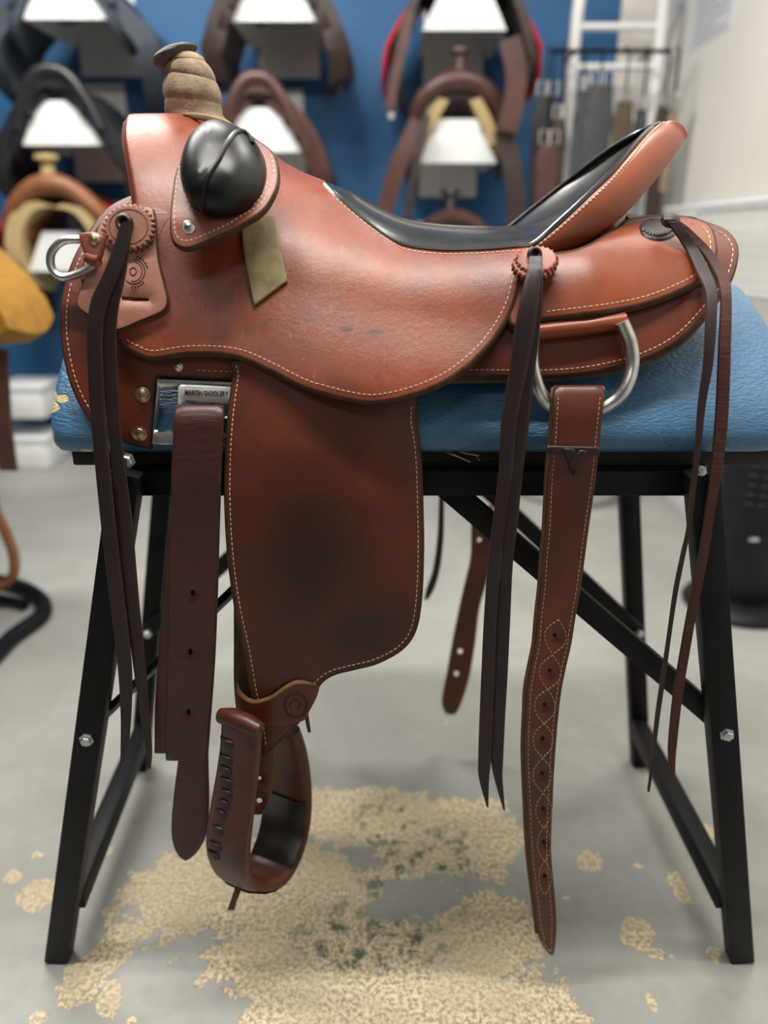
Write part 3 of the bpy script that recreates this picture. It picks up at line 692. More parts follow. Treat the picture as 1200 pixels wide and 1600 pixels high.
# the seam is found by eye on the finished surface: walk base points until they project onto the seam
me_ = dome.ob.data; pv = np.array([proj(v.co) for v in me_.vertices][:len(me_.vertices)//2]); cv = [v.co.copy() for v in me_.vertices][:len(me_.vertices)//2]
def onpx(x, y):
    d = ((pv-np.array([x, y]))**2).sum(1); i = np.argsort(d)[:4]; w_ = 1/(d[i]+.5); w_ /= w_.sum(); r = Vector((0, 0, 0))
    for k, j in zip(w_, i): r += cv[j]*float(k)
    return r
seam = []
for x, y in catmull([(394, 224), (384, 207), (368, 207), (352, 228), (341, 250), (327, 270), (319, 290), (316, 310), (316, 330)], 4):
    qx, qy = float(x), float(y)
    for _ in range(25):
        a_ = proj(domept(qx, qy, .0010)); qx += (x-a_[0])*.6; qy += (y-a_[1])*.6
    seam.append(domept(qx, qy, .0008))
seam = [seam[0]]+[(seam[i-1]+seam[i]*2+seam[i+1])/4 for i in range(1, len(seam)-1)]+[seam[-1]]
tube('welt', seam, .0026, M['satin'], dome.ob, 8)
mirror(bk.ob, YC); mirror(dome.ob, YC)
# screw
p = Vector(bk.ev(297, 361)[0]); n = Vector((-.05, -1, .25)).normalized()
sc = lathe('screw', [(0, 0), (.0066, 0), (.0066, .001), (.0058, .0018), (.0042, .0018), (.004, .0026), (.002, .0038), (0, .004)], p, M['steel'], bk.ob, n, 20)
for a in (.5, .5+math.pi/2):
    d = (Vector((math.cos(a), 0, math.sin(a)))); d = (d-n*d.dot(n)).normalized(); bar('screw_slot', p+n*.0037-d*.0024, p+n*.0037+d*.0024, .0009, .001, M['ink'], bk.ob, n, 0)
# --- front plate (the jockey ear) with slot and stamped mark
pl_d = lambda px, py: np.minimum(bd(px, py)-.0075, D(.008, prof_skirt)(px, py))
under = sheet('jockey_ear', [(160, 350), (195, 328), (240, 326), (262, 332), (268, 345), (256, 365), (250, 400), (255, 440), (240, 470), (200, 480), (150, 470), (128, 440), (135, 400), (146, 372)], lambda px, py: np.minimum(bd(px, py)-.002, D(.002, prof_skirt)(px, py)), .005, 4, [M['saddle'], M['edge'], M['raw'], M['edge']], saddle, 10, (), 3)
stitches(under, [(148, 388), (140, 405), (134, 430)], M['thread'], under.ob); stitches(under, [(242, 337), (262, 338)], M['thread'], under.ob, smooth=False)
ear = sheet('latigo_keeper_plate', [(160, 352), (190, 333), (235, 327), (244, 338), (247, 370), (251, 410), (260, 448), (265, 472), (258, 489), (225, 504), (184, 519), (160, 505), (137, 493), (124, 481), (124, 466), (138, 430), (148, 400), (152, 372)], pl_d, .0065, 4, [M['pale'], M['edge'], M['raw'], M['raw']], saddle, 9,
    [[(192, 464), (214, 466), (232, 467), (235, 469), (233, 472), (212, 472), (192, 470)]], 3)
ear.ob['label'] = 'pale brown plate with slot and stamped mark'
lg = [Vector(ear.ev(213+17*math.cos(a), 428+19*math.sin(a), .0002)[0]) for a in np.linspace(-.5*math.pi, .75*math.pi, 24)]
tube('stamped_mark', lg, .0005, M['hole'], ear.ob, 5)
tube('stamped_mark', [Vector(ear.ev(213+13*math.cos(a), 428+15*math.sin(a), .0002)[0]) for a in np.linspace(-.45*math.pi, .6*math.pi, 20)], .0004, M['hole'], ear.ob, 5)
tube('stamped_mark', [Vector(ear.ev(212+5*math.cos(a), 428+6*math.sin(a), .0002)[0]) for a in np.linspace(0, 2*math.pi, 17)[:-1]], .0005, M['hole'], ear.ob, 5, True)
for k in range(10):
    a = (-1.35+k*.24) if k < 5 else (.75+(k-5)*.22)
    tube('stamped_letter', [Vector(ear.ev(213+21*math.cos(b), 428+23.5*math.sin(b), .0002)[0]) for b in (a, a+.06, a+.12)], .0008, M['hole'], ear.ob, 5)
# --- conchos: two scalloped leather discs each
def concho(cx, cy, rx, ry, dfn, mat, nsc, parent, th=.006, under_off=(-3, 7), rim=3, dark=None):
    def sc_o(ax, ay, x0, y0): return [(x0+ax*(1+.045*abs(math.sin(nsc*a/2))*3.0-.05)*math.cos(a), y0+ay*(1+.045*abs(math.sin(nsc*a/2))*3.0-.05)*math.sin(a)) for a in np.linspace(0, 2*math.pi, nsc*6, endpoint=False)]
    u = sheet('concho', sc_o(rx, ry, cx+under_off[0], cy+under_off[1]), lambda x, y: dfn(x, y)-.0005, th, rim, [mat, M['edge'], M['raw'], M['edge']], parent, 9, ostep=2.5)
    t = sheet('concho', sc_o(rx*.97, ry*.97, cx, cy), lambda x, y: dfn(x, y)-th-.001, th, rim, [mat, M['edge'], M['raw'], M['edge']], parent, 9, ostep=2.5)
    return t
cf = concho(204, 357, 39, 36, lambda px, py: ear.dfn(px, py)*0+float(ear.dfn(np.array([204.]), np.array([357.]))[0])-.008+(py-357)*-.00018, M['pale'], 26, saddle)
tube('stamped_ring', [Vector(cf.ev(204+30*math.cos(a), 357+27*math.sin(a), .0001)[0]) for a in np.linspace(0, 2*math.pi, 41)[:-1]], .0004, M['edge'], cf.ob, 5, True)
cmY = float(bd(np.array([836.]), np.array([424.]))[0])
cm = concho(838, 411, 33, 21, lambda px, py: cmY+.012-.010+(py-411)*-.0010+px*0-.010, M['saddle'], 22, saddle, under_off=(-4, 8))
crY = float(bd(np.array([1028.]), np.array([374.]))[0]); print('concho depth', cmY, crY)
cr = sheet('concho', [(1028+31*math.cos(a), 362+19*math.sin(a)) for a in np.linspace(0, 2*math.pi, 60, endpoint=False)], lambda px, py: bd(px, np.maximum(py, 349))-.004, .005, 4, [M['string'], M['edge']], saddle, 7, ostep=3)
cr.ob['label'] = 'dark tooled rear concho'
for k in range(10):
    x = 1004+k*4.6; y = 374-abs(k-4.5)**2*.35+1
    lathe('tooled_stud', [(.0030, 0), (.0026, .0012), (.0012, .0018), (0, .0019)], Vector(cr.ev(x, y)[0]), M['string'], cr.ob, Vector((0, -.8, .6)), 8)
for S, x, y, r in ((cf, 199, 352, .007), (cm, 833, 406, .006)):
    lathe('lace_knot', [(r*1.2, 0), (r*1.35, .003), (r*1.2, .006), (r*.9, .0075), (r*.6, .006), (r*.5, .002), (0, .002)], Vector(S.ev(x, y)[0]), M['string'], S.ob, Vector((0, -1, .25)), 16)
# --- dee ring and its leather loop
dl = [P(x, y, .806) for x, y in ((150, 372), (130, 374), (100, 376), (82, 392), (79, 412), (88, 428), (104, 433), (128, 426), (146, 414), (150, 402))]
tube('dee_ring', [Vector(q) for q in catmull([tuple(v) for v in dl], 5, True)], .0052, M['steel'], saddle, 10, True, .8)
sl = sheet('dee_loop', [(124, 366, 'c'), (150, 364), (166, 372, 'c'), (164, 388), (158, 408), (146, 410), (136, 400), (128, 384)], lambda px, py: np.interp(py, [360, 412], [.806, .795])+px*0, .006, 5, [M['saddle'], M['edge'], M['raw'], M['edge']], saddle, 6)
tube('dee_loop', [P(138, 402, .797), P(146, 407, .794), P(155, 408, .793)], .0062, M['saddle'], saddle, 10)
lathe('rivet', [(0, -.001), (.0058, -.001), (.0058, .001), (.004, .0028), (0, .0036)], Vector(sl.ev(151, 377)[0]), M['brass'], sl.ob, (0, -1, .2), 14)
# --- front strings
def yy(tab): return lambda y: float(np.interp(y, [t[0] for t in tab], [t[1] for t in tab]))
f1 = yy([(345, .772), (400, .768), (500, .762), (700, .758), (1200, .756)])
def strap(name, rows, yf, th, mats, parent=saddle, dy=0, tw=0, **k): return ribbon(name, [(a, b, y, yf(y)-dy, yf(y)-dy+tw) for a, b, y in rows], th, mats, parent, **k)
S_ = (M['string'], M['edge'])
strap('saddle_string', [(189, 208, 350), (180, 203, 380), (163, 189, 425), (143, 170, 470), (137, 161, 520), (139, 163, 600), (146, 169, 690), (157, 180, 804), (170, 193, 919), (184, 206, 1034), (189, 206, 1110), (189, 200, 1170), (188, 190, 1196)], f1, .0028, S_, dy=.004)
strap('saddle_string', [(190, 209, 353), (184, 204, 380), (172, 197, 430), (164, 186, 480), (160, 182, 530), (163, 185, 600), (172, 191, 690), (184, 206, 804), (194, 216, 919), (208, 227, 1034), (219, 234, 1110), (228, 238, 1170), (234, 236, 1200)], f1, .0028, S_)
# --- latigo: outer run, inner run and the long tongue
L_ = (M['latigo'], M['edge'])
def strapsheet(name, rows, yf, th, mats, holes=(), rnd=4, step=12, parent=saddle, edge=3):
    left = [(a, y) for a, b, y in rows]; right = [(b, y) for a, b, y in rows][::-1]
    L = catmull(left, 4); R = catmull(right, 4)
    o = [tuple(p) for p in L]+[tuple(p) for p in R]
    hs = [[(x+r*math.cos(t), y+r*k_*math.sin(t)) for t in np.linspace(0, 2*math.pi, 10, endpoint=False)] for x, y, r, k_ in holes]
    yv = np.vectorize(yf)
    return sheet(name, [(x, y, 'c') for x, y in o], lambda px, py: yv(py)+px*0, th, rnd, mats, parent, step, hs, edge, ostep=8)
fl_ = yy([(630, .778), (650, .764), (750, .758), (1000, .760), (1350, .765)])
lat = strapsheet('latigo', [(277, 350, 636), (273, 351, 648), (270, 348, 700), (268, 346, 750), (266, 343, 850), (264, 340, 950), (262, 336, 1040), (260, 330, 1120), (259, 325, 1187)], fl_, .0045, [M['latigo'], M['edge'], M['raw']], [(302, 925, 3.6, 1.5), (298, 1017, 3.6, 1.5), (295, 1111, 3.6, 1.5)])
strap('latigo', [(283, 349, 638), (272, 342, 750), (262, 330, 850), (253, 320, 950), (247, 312, 1040), (243, 305, 1110), (242, 300, 1174)], fl_, .004, L_, dy=-.008)
tube('latigo_fold', [P(278, 641, .780), P(350, 643, .780)], .0065, M['latigo'], lat.ob, 12)
strap('latigo', [(284, 326, 1130), (279, 326, 1187), (273, 327, 1235), (269, 326, 1280), (270, 320, 1310), (278, 306, 1332), (289, 293, 1341)], fl_, .004, L_, dy=-.0035)
# --- fender and stirrup leather
fy_ = [(540, .790), (590, .784), (640, .774), (700, .762), (780, .752), (850, .749), (950, .749), (1050, .754), (1190, .759)]
def fend(px, py):
    py = np.asarray(py, float); px = np.asarray(px, float); u = np.clip((px-505)/150, -1.2, 1.2)
    return np.interp(py, [a for a, _ in fy_], [b for _, b in fy_])+.013*u*u+.006*u
c0 = P(480, 880, .745); c1 = P(600, 960, .745)
M['fender'] = leather('fender leather', (.130, .026, .010), (.085, .019, .010), (.07, .021, .014), .42, .8, 6, None, .12, [(tuple(P(480, 880, .745)), (.085, .2, .13)), (tuple(P(570, 990, .745)), (.09, .2, .06))])  # soft dark blobs paint a dark reflection into the fender's colour
fen_o = [(372, 560), (364, 590), (355, 660), (351, 740), (352, 810), (357, 880), (367, 950), (380, 1010), (392, 1080), (402, 1130), (409, 1188, 'c'), (425, 1172), (455, 1142), (476, 1118), (492, 1085), (504, 1066), (522, 1054), (552, 1046), (590, 1036), (629, 1014), (650, 984), (659, 935), (662, 860), (661, 790), (658, 710), (651, 660), (640, 600), (520, 565)]
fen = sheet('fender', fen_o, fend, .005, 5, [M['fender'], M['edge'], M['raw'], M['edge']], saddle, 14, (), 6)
stitches(fen, inset(fen, (368, 575), (409, 1170), 11), M['thread'], fen.ob, 7.6, 5.2)
stitches(fen, inset(fen, (500, 1071), (643, 632), 11), M['thread'], fen.ob, 7.6, 5.2)
mf = mirror(fen.ob, YC)
strap('stirrup_leather', [(366, 382, 930), (366, 392, 1000), (366, 396, 1060), (370, 398, 1110), (380, 404, 1150)], yy([(900, .772), (1200, .768)]), .004, (M['edge'], M['edge']))
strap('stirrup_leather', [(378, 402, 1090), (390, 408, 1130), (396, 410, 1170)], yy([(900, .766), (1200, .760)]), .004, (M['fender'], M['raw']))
# hobble strap round the fender's narrow end
def hob(px, py): return fend(px, py)-.008+((np.asarray(px)-430)/60)**2*.006
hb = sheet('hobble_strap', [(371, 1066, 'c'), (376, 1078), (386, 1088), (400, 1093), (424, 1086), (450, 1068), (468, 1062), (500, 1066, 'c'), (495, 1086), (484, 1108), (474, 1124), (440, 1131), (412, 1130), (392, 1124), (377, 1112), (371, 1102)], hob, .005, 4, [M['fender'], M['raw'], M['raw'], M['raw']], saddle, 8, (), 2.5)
for rr, st in ((20, .0005), (17, .0004)):
    tube('stamped_mark', [Vector(hb.ev(462+rr*.9*math.cos(a), 1098+rr*math.sin(a), .0001)[0]) for a in np.linspace(0, 2*math.pi, 33)[:-1]], st, M['hole'], hb.ob, 5, True)
tube('stamped_mark', [Vector(hb.ev(x, y, .0002)[0]) for x, y in ((456, 1105), (452, 1098), (457, 1090), (465, 1090), (469, 1096), (466, 1104))], .0005, M['hole'], hb.ob, 5)
strap('lace_end', [(476, 482, 1116), (478, 484, 1130), (481, 486, 1143)], yy([(1100, .752), (1200, .752)]), .002, S_)
mirror(hb.ob, YC)
# --- stirrup: a leather-covered loop seen at an angle; u runs from the near arm to the far arm, v across the tread
su = Vector((.42, .907, 0)); sv = Vector((.907, -.42, 0))
A0 = P(372, 1128, .728)
def sp(px, py, ku):                                     # point on the plane through A0 shifted ku along u
    o3 = A0+su*ku; dx, dy, dz = ray(px, py); d = Vector((float(dx), float(dy), float(dz))); t = (o3-Vector((0, 0, H))).dot(su)/d.dot(su); return Vector((0, 0, H))+d*t
cl = [(378, 1133, .000, 38), (376, 1165, -.001, 38), (371, 1210, -.004, 40), (363, 1265, -.010, 43), (357, 1310, -.016, 45), (358, 1345, -.014, 45), (370, 1370, 0, 45), (393, 1374, .022, 47),
      (418, 1360, .050, 50), (436, 1325, .080, 53), (446, 1285, .104, 55), (450, 1245, .112, 54), (450, 1205, .110, 50), (446, 1165, .103, 45), (440, 1135, .094, 38)]
cen = []; hwid = []
for (x, y, ku, hw_) in cl: cen.append(sp(x, y, ku)); hwid.append(hw_)
cc = resample([tuple(p)+(h,) for p, h in zip(cen, hwid)] if False else catmull([tuple(p)+(h*.001,) for p, h in zip(cen, hwid)], 4), .008)
rings = []; K = 16
for i, q in enumerate(cc):
    c = Vector(q[:3]); a = Vector(cc[max(0, i-1)][:3]); b = Vector(cc[min(len(cc)-1, i+1)][:3]); t = (b-a).normalized(); n = sv.cross(t).normalized()
    hw_ = q[3]*.70+.0; th = .0105; r = []
    for k in range(K):
        an = 2*math.pi*k/K; cx, sx = math.cos(an), math.sin(an)
        r.append(c+sv*hw_*math.copysign(abs(cx)**.62, cx)+n*th*math.copysign(abs(sx)**.75, sx))
    rings.append(r)
st = loft('stirrup', rings, M['latigo_dark'] if 'latigo_dark' in M else leather('dark oxblood stirrup leather', (.105, .021, .010), (.060, .015, .009), (.024, .009, .007), .40, .8, 14, None, .12), saddle)
# top roll over the near arm and the bolt bar across the top
tp = sp(374, 1127, .0)
tube('stirrup_top', [tp-sv*.027, tp-sv*.013+Vector((0, 0, .002)), tp+sv*.013, tp+sv*.029-Vector((0, 0, .003))], [.009, .0115, .0115, .009], st.data.materials[0], st, 12)
tube('stirrup_bar', [tp-Vector((0, 0, .012)), sp(446, 1140, .098)], .006, M['metal_black'], st, 10)
M['tread'] = leather('worn black tread leather', (.012, .010, .009), (.035, .026, .022), None, .34, 1.5, 20, None, .4)
rows = []
for i in range(11):
    q = cc[int(len(cc)*(.47+.30*i/10))]; c = Vector(q[:3]); j = int(len(cc)*(.47+.30*i/10)); a = Vector(cc[j-1][:3]); b = Vector(cc[min(j+1, len(cc)-1)][:3]); t = (b-a).normalized(); n = sv.cross(t).normalized()
    if n.dot(su) > 0: n = -n
    rows.append([c+sv*q[3]*.70*f*.9+n*(.0105*(1-abs(f*.9)**3.2)**.375+.0022) for f in (-1, -.6, -.2, .2, .6, 1)])
loft('tread', rows, M['tread'], st, closed=False)
lc = [(361, 1157, 14), (360, 1175, 13), (360, 1194, 12), (361, 1211, 12), (362, 1227, 11), (358, 1245, 11), (353, 1266, 11), (348, 1289, 11), (344, 1311, 12), (341, 1331, 12), (341, 1348, 11)]
near = [(proj(Vector(q[:3])), q) for q in cc[:int(len(cc)*.36)]]
for (x, y, r) in lc:
    (pp, q) = min(near, key=lambda e: abs(e[0][1]-(y+6))); i = [k for k, v in enumerate(cc) if v is q or (v == q).all()][0]
    t = (Vector(cc[i+1][:3])-Vector(cc[max(i-1, 0)][:3])).normalized(); n = sv.cross(t).normalized()
    if n.dot(su) > 0: n = -n
    k = (x-pp[0])/( (proj(Vector(q[:3])+sv*.01)[0]-pp[0])/.01); hb_ = q[3]*.70; kk = lambda e: .0105*(max(0, 1-min(1, abs(e)/hb_)**(2/.62)))**.375; c = Vector(q[:3])+sv*k
    tilt = (t+sv*.22).normalized(); wd = r*.00078; rows = []
    for f in (-1, -.7, 0, .7, 1):
        rows.append([c+n*(kk(k+wd*f)+.0006)+sv*wd*f+tilt*h*.0058*(1 if abs(f) < 1 else .8)+n*(.0016*(1-f*f)+(.0006 if abs(h) < 1 else -.001)-.0010*(abs(f) == 1)) for h in (-1, -.8, .8, 1)])
    loft('lace', rows, M['string'], st, closed=False)
ribbon('lace_end', [(371, 382, 1372, .742), (366, 377, 1390, .736), (361, 371, 1405, .735), (356, 367, 1419, .735)], .003, (M['latigo'], M['edge']), st)
sb = strapsheet('stirrup_strap_end', [(400, 428, 1140), (402, 430, 1180), (400, 427, 1215), (396, 422, 1250), (394, 412, 1272)], yy([(1100, .772), (1300, .775)]), .003, [M['billet'], M['raw'], M['raw']], [(405.5, 1215, 3.2, 1.0), (405.5, 1250, 4.4, 1.0)], 3, 9)
far_parts = []
# --- rear dee ring, billet and its keeper
dr = [(972, 503, .802), (985, 535, .800), (988, 570, .797), (979, 603, .794), (960, 626, .792), (930, 642, .790), (900, 645, .790), (868, 637, .791), (848, 620, .793), (836, 595, .796), (830, 560, .799), (832, 520, .803)]
dr3 = []
for x, y, Y in dr:
    Yb = float(D(.008, prof_skirt)(np.array([float(x)]), np.array([float(y)]))[0]) if y < 590 else .78
    dr3.append(P(x, y, min(Yb, .785+max(0, 590-y)*.0001)-.006))
tube('rear_dee_ring', [Vector(q) for q in catmull([tuple(v) for v in dr3], 5, False)], .0092, M['steel'], saddle, 12, False, .8)
fb_ = yy([(600, .782), (612, .766), (640, .760), (700, .757), (800, .756), (1100, .755), (1500, .755)])
bil_r = [(864, 942, 608), (862, 943, 622), (860, 939, 660), (857, 935, 700), (853, 930, 748), (849, 919, 825), (845, 913, 870), (842, 907, 915), (837, 899, 960), (833, 892, 1005), (826, 884, 1040), (820, 877, 1075), (818, 872, 1115), (816, 868, 1162), (817, 865, 1205), (819, 863, 1250), (821, 861, 1295), (824, 861, 1337), (828, 864, 1372), (832, 867, 1403), (836, 869, 1440), (842, 868, 1464), (852, 866, 1482), (861, 864, 1491)]
lens = [(866, 991, 17), (858, 1046, 17), (850, 1099, 16), (847, 1152, 15.5), (846, 1206, 14.5), (848, 1261, 12.5), (849, 1313, 11), (850, 1366, 10)]
bil = strapsheet('billet', bil_r, fb_, .006, [M['billet'], M['edge'], M['raw'], M['raw']], [(x, y, 3.2, 1.15) for x, y, _ in lens], 4, 12)
strap('billet', [(a-3, b-4, y) for a, b, y in bil_r if y < 1440]+[(835, 862, 1455)], fb_, .0045, (M['raw'], M['raw']), dy=-.0062)
tube('billet_fold', [P(865, 613, .778), P(942, 613, .778)], .0075, M['billet'], bil.ob, 12)
lf = [(a+8, y) for a, b, y in bil_r if 615 < y < 1470]; rf = [(b-8, y) for a, b, y in bil_r if 615 < y < 1470]
stitches(bil, lf, M['thread_o'], bil.ob, 7.2, 5, .0007); stitches(bil, rf+[(861, 1481), (852, 1474), (845, 1462)], M['thread_o'], bil.ob, 7.2, 5, .0007)
for i, (x, y, hw_) in enumerate(lens):
    yb = y-27; ye = y+27; tx = (lens[i-1][0]+x)/2 if i else x+5; bx = (lens[i+1][0]+x)/2 if i < 7 else x
    stitches(bil, [(tx, yb), (x-hw_*.75, y-14), (x-hw_, y), (x-hw_*.75, y+14), (bx, ye)], M['thread_o'], bil.ob, 6.5, 4.6, .0006)
    stitches(bil, [(tx, yb), (x+hw_*.75, y-14), (x+hw_, y), (x+hw_*.75, y+14), (bx, ye)], M['thread_o'], bil.ob, 6.5, 4.6, .0006)
kp = lambda off: (lambda px, py: np.vectorize(fb_)(py)-.0065-off+px*0)
sheet('billet_lace', [(855, 696, 'c'), (937, 698, 'c'), (936, 712, 'c'), (855, 709, 'c')], kp(.0), .0025, 2, [M['string'], M['edge']], bil.ob, 8)
sheet('billet_lace', [(880, 700, 'c'), (897, 700, 'c'), (909, 728, 'c'), (896, 746, 'c')], kp(.0022), .0022, 2, [M['string'], M['edge']], bil.ob, 7)
sheet('billet_lace', [(899, 735, 'c'), (893, 744, 'c'), (896, 746, 'c'), (918, 704, 'c'), (905, 702, 'c'), (890, 730, 'c')][::-1], kp(.0042), .0022, 2, [M['string'], M['edge']], bil.ob, 7)
# --- middle strings
f2 = yy([(395, cmY-.030), (404, cmY-.034), (418, cmY-.046), (436, cmY-.056), (500, min(.768, cmY-.065)), (560, .762), (700, .760), (1270, .762)])
strap('saddle_string', [(826, 845, 404), (824, 846, 420), (817, 843, 450), (806, 838, 500), (796, 824, 575), (783, 808, 657), (779, 801, 735), (769, 789, 820), (762, 783, 880), (756, 776, 965), (752, 773, 1050), (749, 770, 1120), (747, 767, 1185), (748, 764, 1215), (760, 763, 1259)], f2, .0028, S_, dy=.0045)
strap('saddle_string', [(828, 847, 404), (829, 848, 430), (824, 846, 480), (816, 838, 560), (803, 827, 657), (796, 817, 735), (786, 808, 820), (781, 801, 880), (776, 797, 965), (772, 793, 1050), (769, 789, 1120), (767, 786, 1185), (772, 785, 1215), (786, 789, 1264)], f2, .0028, S_)
# --- rear strings
f3 = yy([(340, crY-.012), (400, .86), (440, .82), (480, .790), (560, .775), (700, .768), (1240, .762)])
strap('saddle_string', [(1038, 1054, 344), (1052, 1072, 362), (1070, 1090, 390), (1086, 1108, 425), (1101, 1119, 460), (1101, 1118, 510), (1098, 1113, 569), (1090, 1102, 629), (1085, 1094, 698), (1078, 1086, 765), (1072, 1078, 825), (1062, 1069, 870), (1051, 1058, 925), (1042, 1048, 990), (1033, 1040, 1050), (1023, 1030, 1119), (1016, 1021, 1190), (1011, 1014, 1235)], f3, .003, (M['string'], M['edge']), dy=.006)
strap('saddle_string', [(1040, 1058, 345), (1058, 1076, 357), (1086, 1104, 385), (1106, 1124, 412), (1120, 1139, 440), (1125, 1142, 470), (1122, 1141, 534), (1118, 1138, 629), (1113, 1132, 698), (1103, 1119, 780), (1090, 1105, 870), (1072, 1087, 960), (1058, 1073, 1040), (1050, 1065, 1090), (1043, 1056, 1170), (1047, 1054, 1205), (1051, 1053, 1228)], f3, .003, (M['rstring'], M['edge']))
lathe('lace_knot', [(0, 0), (.009, 0), (.011, .003), (.009, .007), (.004, .009), (0, .009)], P(1046, 349, crY-.012), M['string'], cr.ob, (0, -.6, .8), 12)
# --- the far side's hanging pieces that show below the beam
yfar = 2*YC-.77
fbr = strapsheet('billet', [(737, 771, 790), (736, 772, 830), (735, 768, 870), (726, 760, 910), (717, 749, 950), (707, 743, 1000), (698, 735, 1050), (692, 727, 1080), (690, 720, 1100), (697, 712, 1116)], lambda y: yfar, .005, [M['billet'], M['raw'], M['raw']], [(719, 1017, 4, 1.1), (713, 1052, 4.2, 1.1), (749, 843, 3.4, 1.1)], 4, 12)
fbr.ob['label'] = 'blurred brown far-side billet hanging below beam'
ribbon('saddle_string', [(686, 694, 775, yfar), (683, 693, 840, yfar), (676, 687, 890, yfar), (666, 678, 920, yfar), (663, 668, 936, yfar)], .004, (M['string'], M['edge']), saddle)
ms = mirror(st, YC); ms.name = 'stirrup'
v = ms.data.vertices
for q in v: q.co.x += .085; q.co.z += .05
adopt(saddle)
# ================================================================= things along the blue wall, out of focus
M['b_black'] = leather('black english saddle leather', (.012, .012, .014), (.02, .02, .023), None, .38, .6, 12, None, .3)
M['b_slate'] = leather('slate grey saddle leather', (.035, .045, .06), (.05, .06, .075), None, .5, .6, 12, None, .1)
M['b_brown'] = leather('dark brown saddle leather', (.09, .035, .026), (.06, .024, .02), None, .42, .6, 12, None, .3)
M['b_dark'] = leather('very dark brown leather', (.028, .016, .014), (.04, .022, .018), None, .45, .6, 12, None, .2)
M['b_tan'] = leather('orange tan saddle leather', (.26, .10, .04), (.19, .07, .03), None, .45, .6, 12, None, .2)
M['b_fleece'] = plain('cream fleece', (.48, .36, .17), .95, 0, (.36, .26, .12), 60, 1, 200)
M['b_mustard'] = plain('mustard suede', (.34, .165, .016), .9, 0, (.25, .115, .012), 30, .6, 300)
M['b_red'] = plain('red felt', (.52, .02, .03), .85, 0, (.42, .015, .025), 30, .4, 200)
M['b_grey'] = plain('grey webbing', (.06, .065, .072), .8, 0, (.04, .042, .048), 40, .4, 300)
M['b_black2'] = plain('matt black plastic', (.010, .011, .013), .45, 0, (.016, .017, .02), 20)
def ctr(px, py, Y): return P(px, py, Y)
def rack(px, ytop, Yf, label, top_hw=.072, bot_hw=.152, h=.15):
    c = ctr(px, ytop, Yf); X, z = c.x, c.z; t = thing('saddle_rack', label, 'rack', (X, YW, z-.2), 'white wall racks')
    sec = [(-bot_hw, -h), (-top_hw, 0), (top_hw, 0), (bot_hw, -h)]
    inn = [(bot_hw-.012, -h), (top_hw-.008, -.010), (-top_hw+.008, -.010), (-bot_hw+.012, -h)]
    loft('arm', [[Vector((X+a, y, z+b)) for a, b in sec+inn] for y in (Yf+.012, YW-.012)], M['white_metal'], t)
    vs = [(X+a, Yf, z+b) for a, b in sec]+[(X+a, Yf+.012, z+b) for a, b in sec]
    mesh('front_plate', vs, [(0, 1, 2, 3), (4, 5, 6, 7), (0, 1, 5, 4), (1, 2, 6, 5), (2, 3, 7, 6), (3, 0, 4, 7)], M['white_metal'], t)
    box('back_plate', (X-.125, YW-.012, z-h-.10), (X+.125, YW, z+.13), M['white_metal'], t, .002)
    adopt(t); return X, z
R = {}
for k, (px, yt, Yf, lab) in {
    'l0': (92, -48, 3.10, 'white steel saddle rack at top left, cut off by the photo edge'),
    'l1': (88, 157, 3.12, 'white steel rack arm under the black english saddle at left'),
    'l2': (94, 362, 3.14, 'white steel rack arm under the tan western saddle at lower left'),
    'm0': (425, -45, 3.10, 'white steel rack above the brown english saddle, top centre'),
    'm1': (405, 168, 3.12, 'white steel rack arm under the brown english saddle behind the horn'),
    'r0': (728, -30, 3.10, 'white steel rack under the red blanket, top right of centre'),
    'r1': (716, 186, 3.12, 'white steel rack arm between cream fleece wings, above the black seat'),
    'r2': (706, 398, 3.14, 'white steel rack low behind the black seat, mostly hidden')}.items():
    R[k] = (*rack(px, yt, Yf, lab), Yf)
def flap(parent, X, z, y0, y1, side, pts, mat, th=.022, name='flap'):
    """a hanging side panel: pts are (out, down) from the ridge; rounded fore and aft"""
    c = catmull(pts, 4); rings = []
    ny = 7
    for i in range(ny):
        f = i/(ny-1); y = y0+(y1-y0)*f; k = .72+.28*math.sin(math.pi*min(1, max(0, f)))**.5; ring = []
        cut = [p*np.array([1, 1]) for p in c[:max(4, int(len(c)*k))]]; cut = resample(cut, .02)
        cut = np.stack([np.interp(np.linspace(0, 1, 14), np.linspace(0, 1, len(cut)), cut[:, q]) for q in (0, 1)], 1)
        for a, b in cut: ring.append(Vector((X+side*(a+th*.6), y, z+b)))
        for a, b in cut[::-1]: ring.append(Vector((X+side*(a-th*.4), y, z+b-th*.3)))
        rings.append(ring)
    return loft(name, rings, mat, parent)
def arch_seat(parent, X, z, y0, y1, w0, w1, drop, mat, dip=.06, name='seat'):
    rings = []
    for i in range(9):
        f = i/8; y = y0+(y1-y0)*f; wd = w0+(w1-w0)*f; zz = z-dip*math.sin(math.pi*f); r = []
        for k in range(11):
            a = math.pi*k/10; r.append(Vector((X-wd*math.cos(a), y, zz-drop+drop*math.sin(a)**.8)))
        for k in range(10, -1, -1):
            a = math.pi*k/10; r.append(Vector((X-wd*.8*math.cos(a), y, zz-drop-.01+(drop-.02)*math.sin(a)**.8)))
        rings.append(r)
    return loft(name, rings, mat, parent)
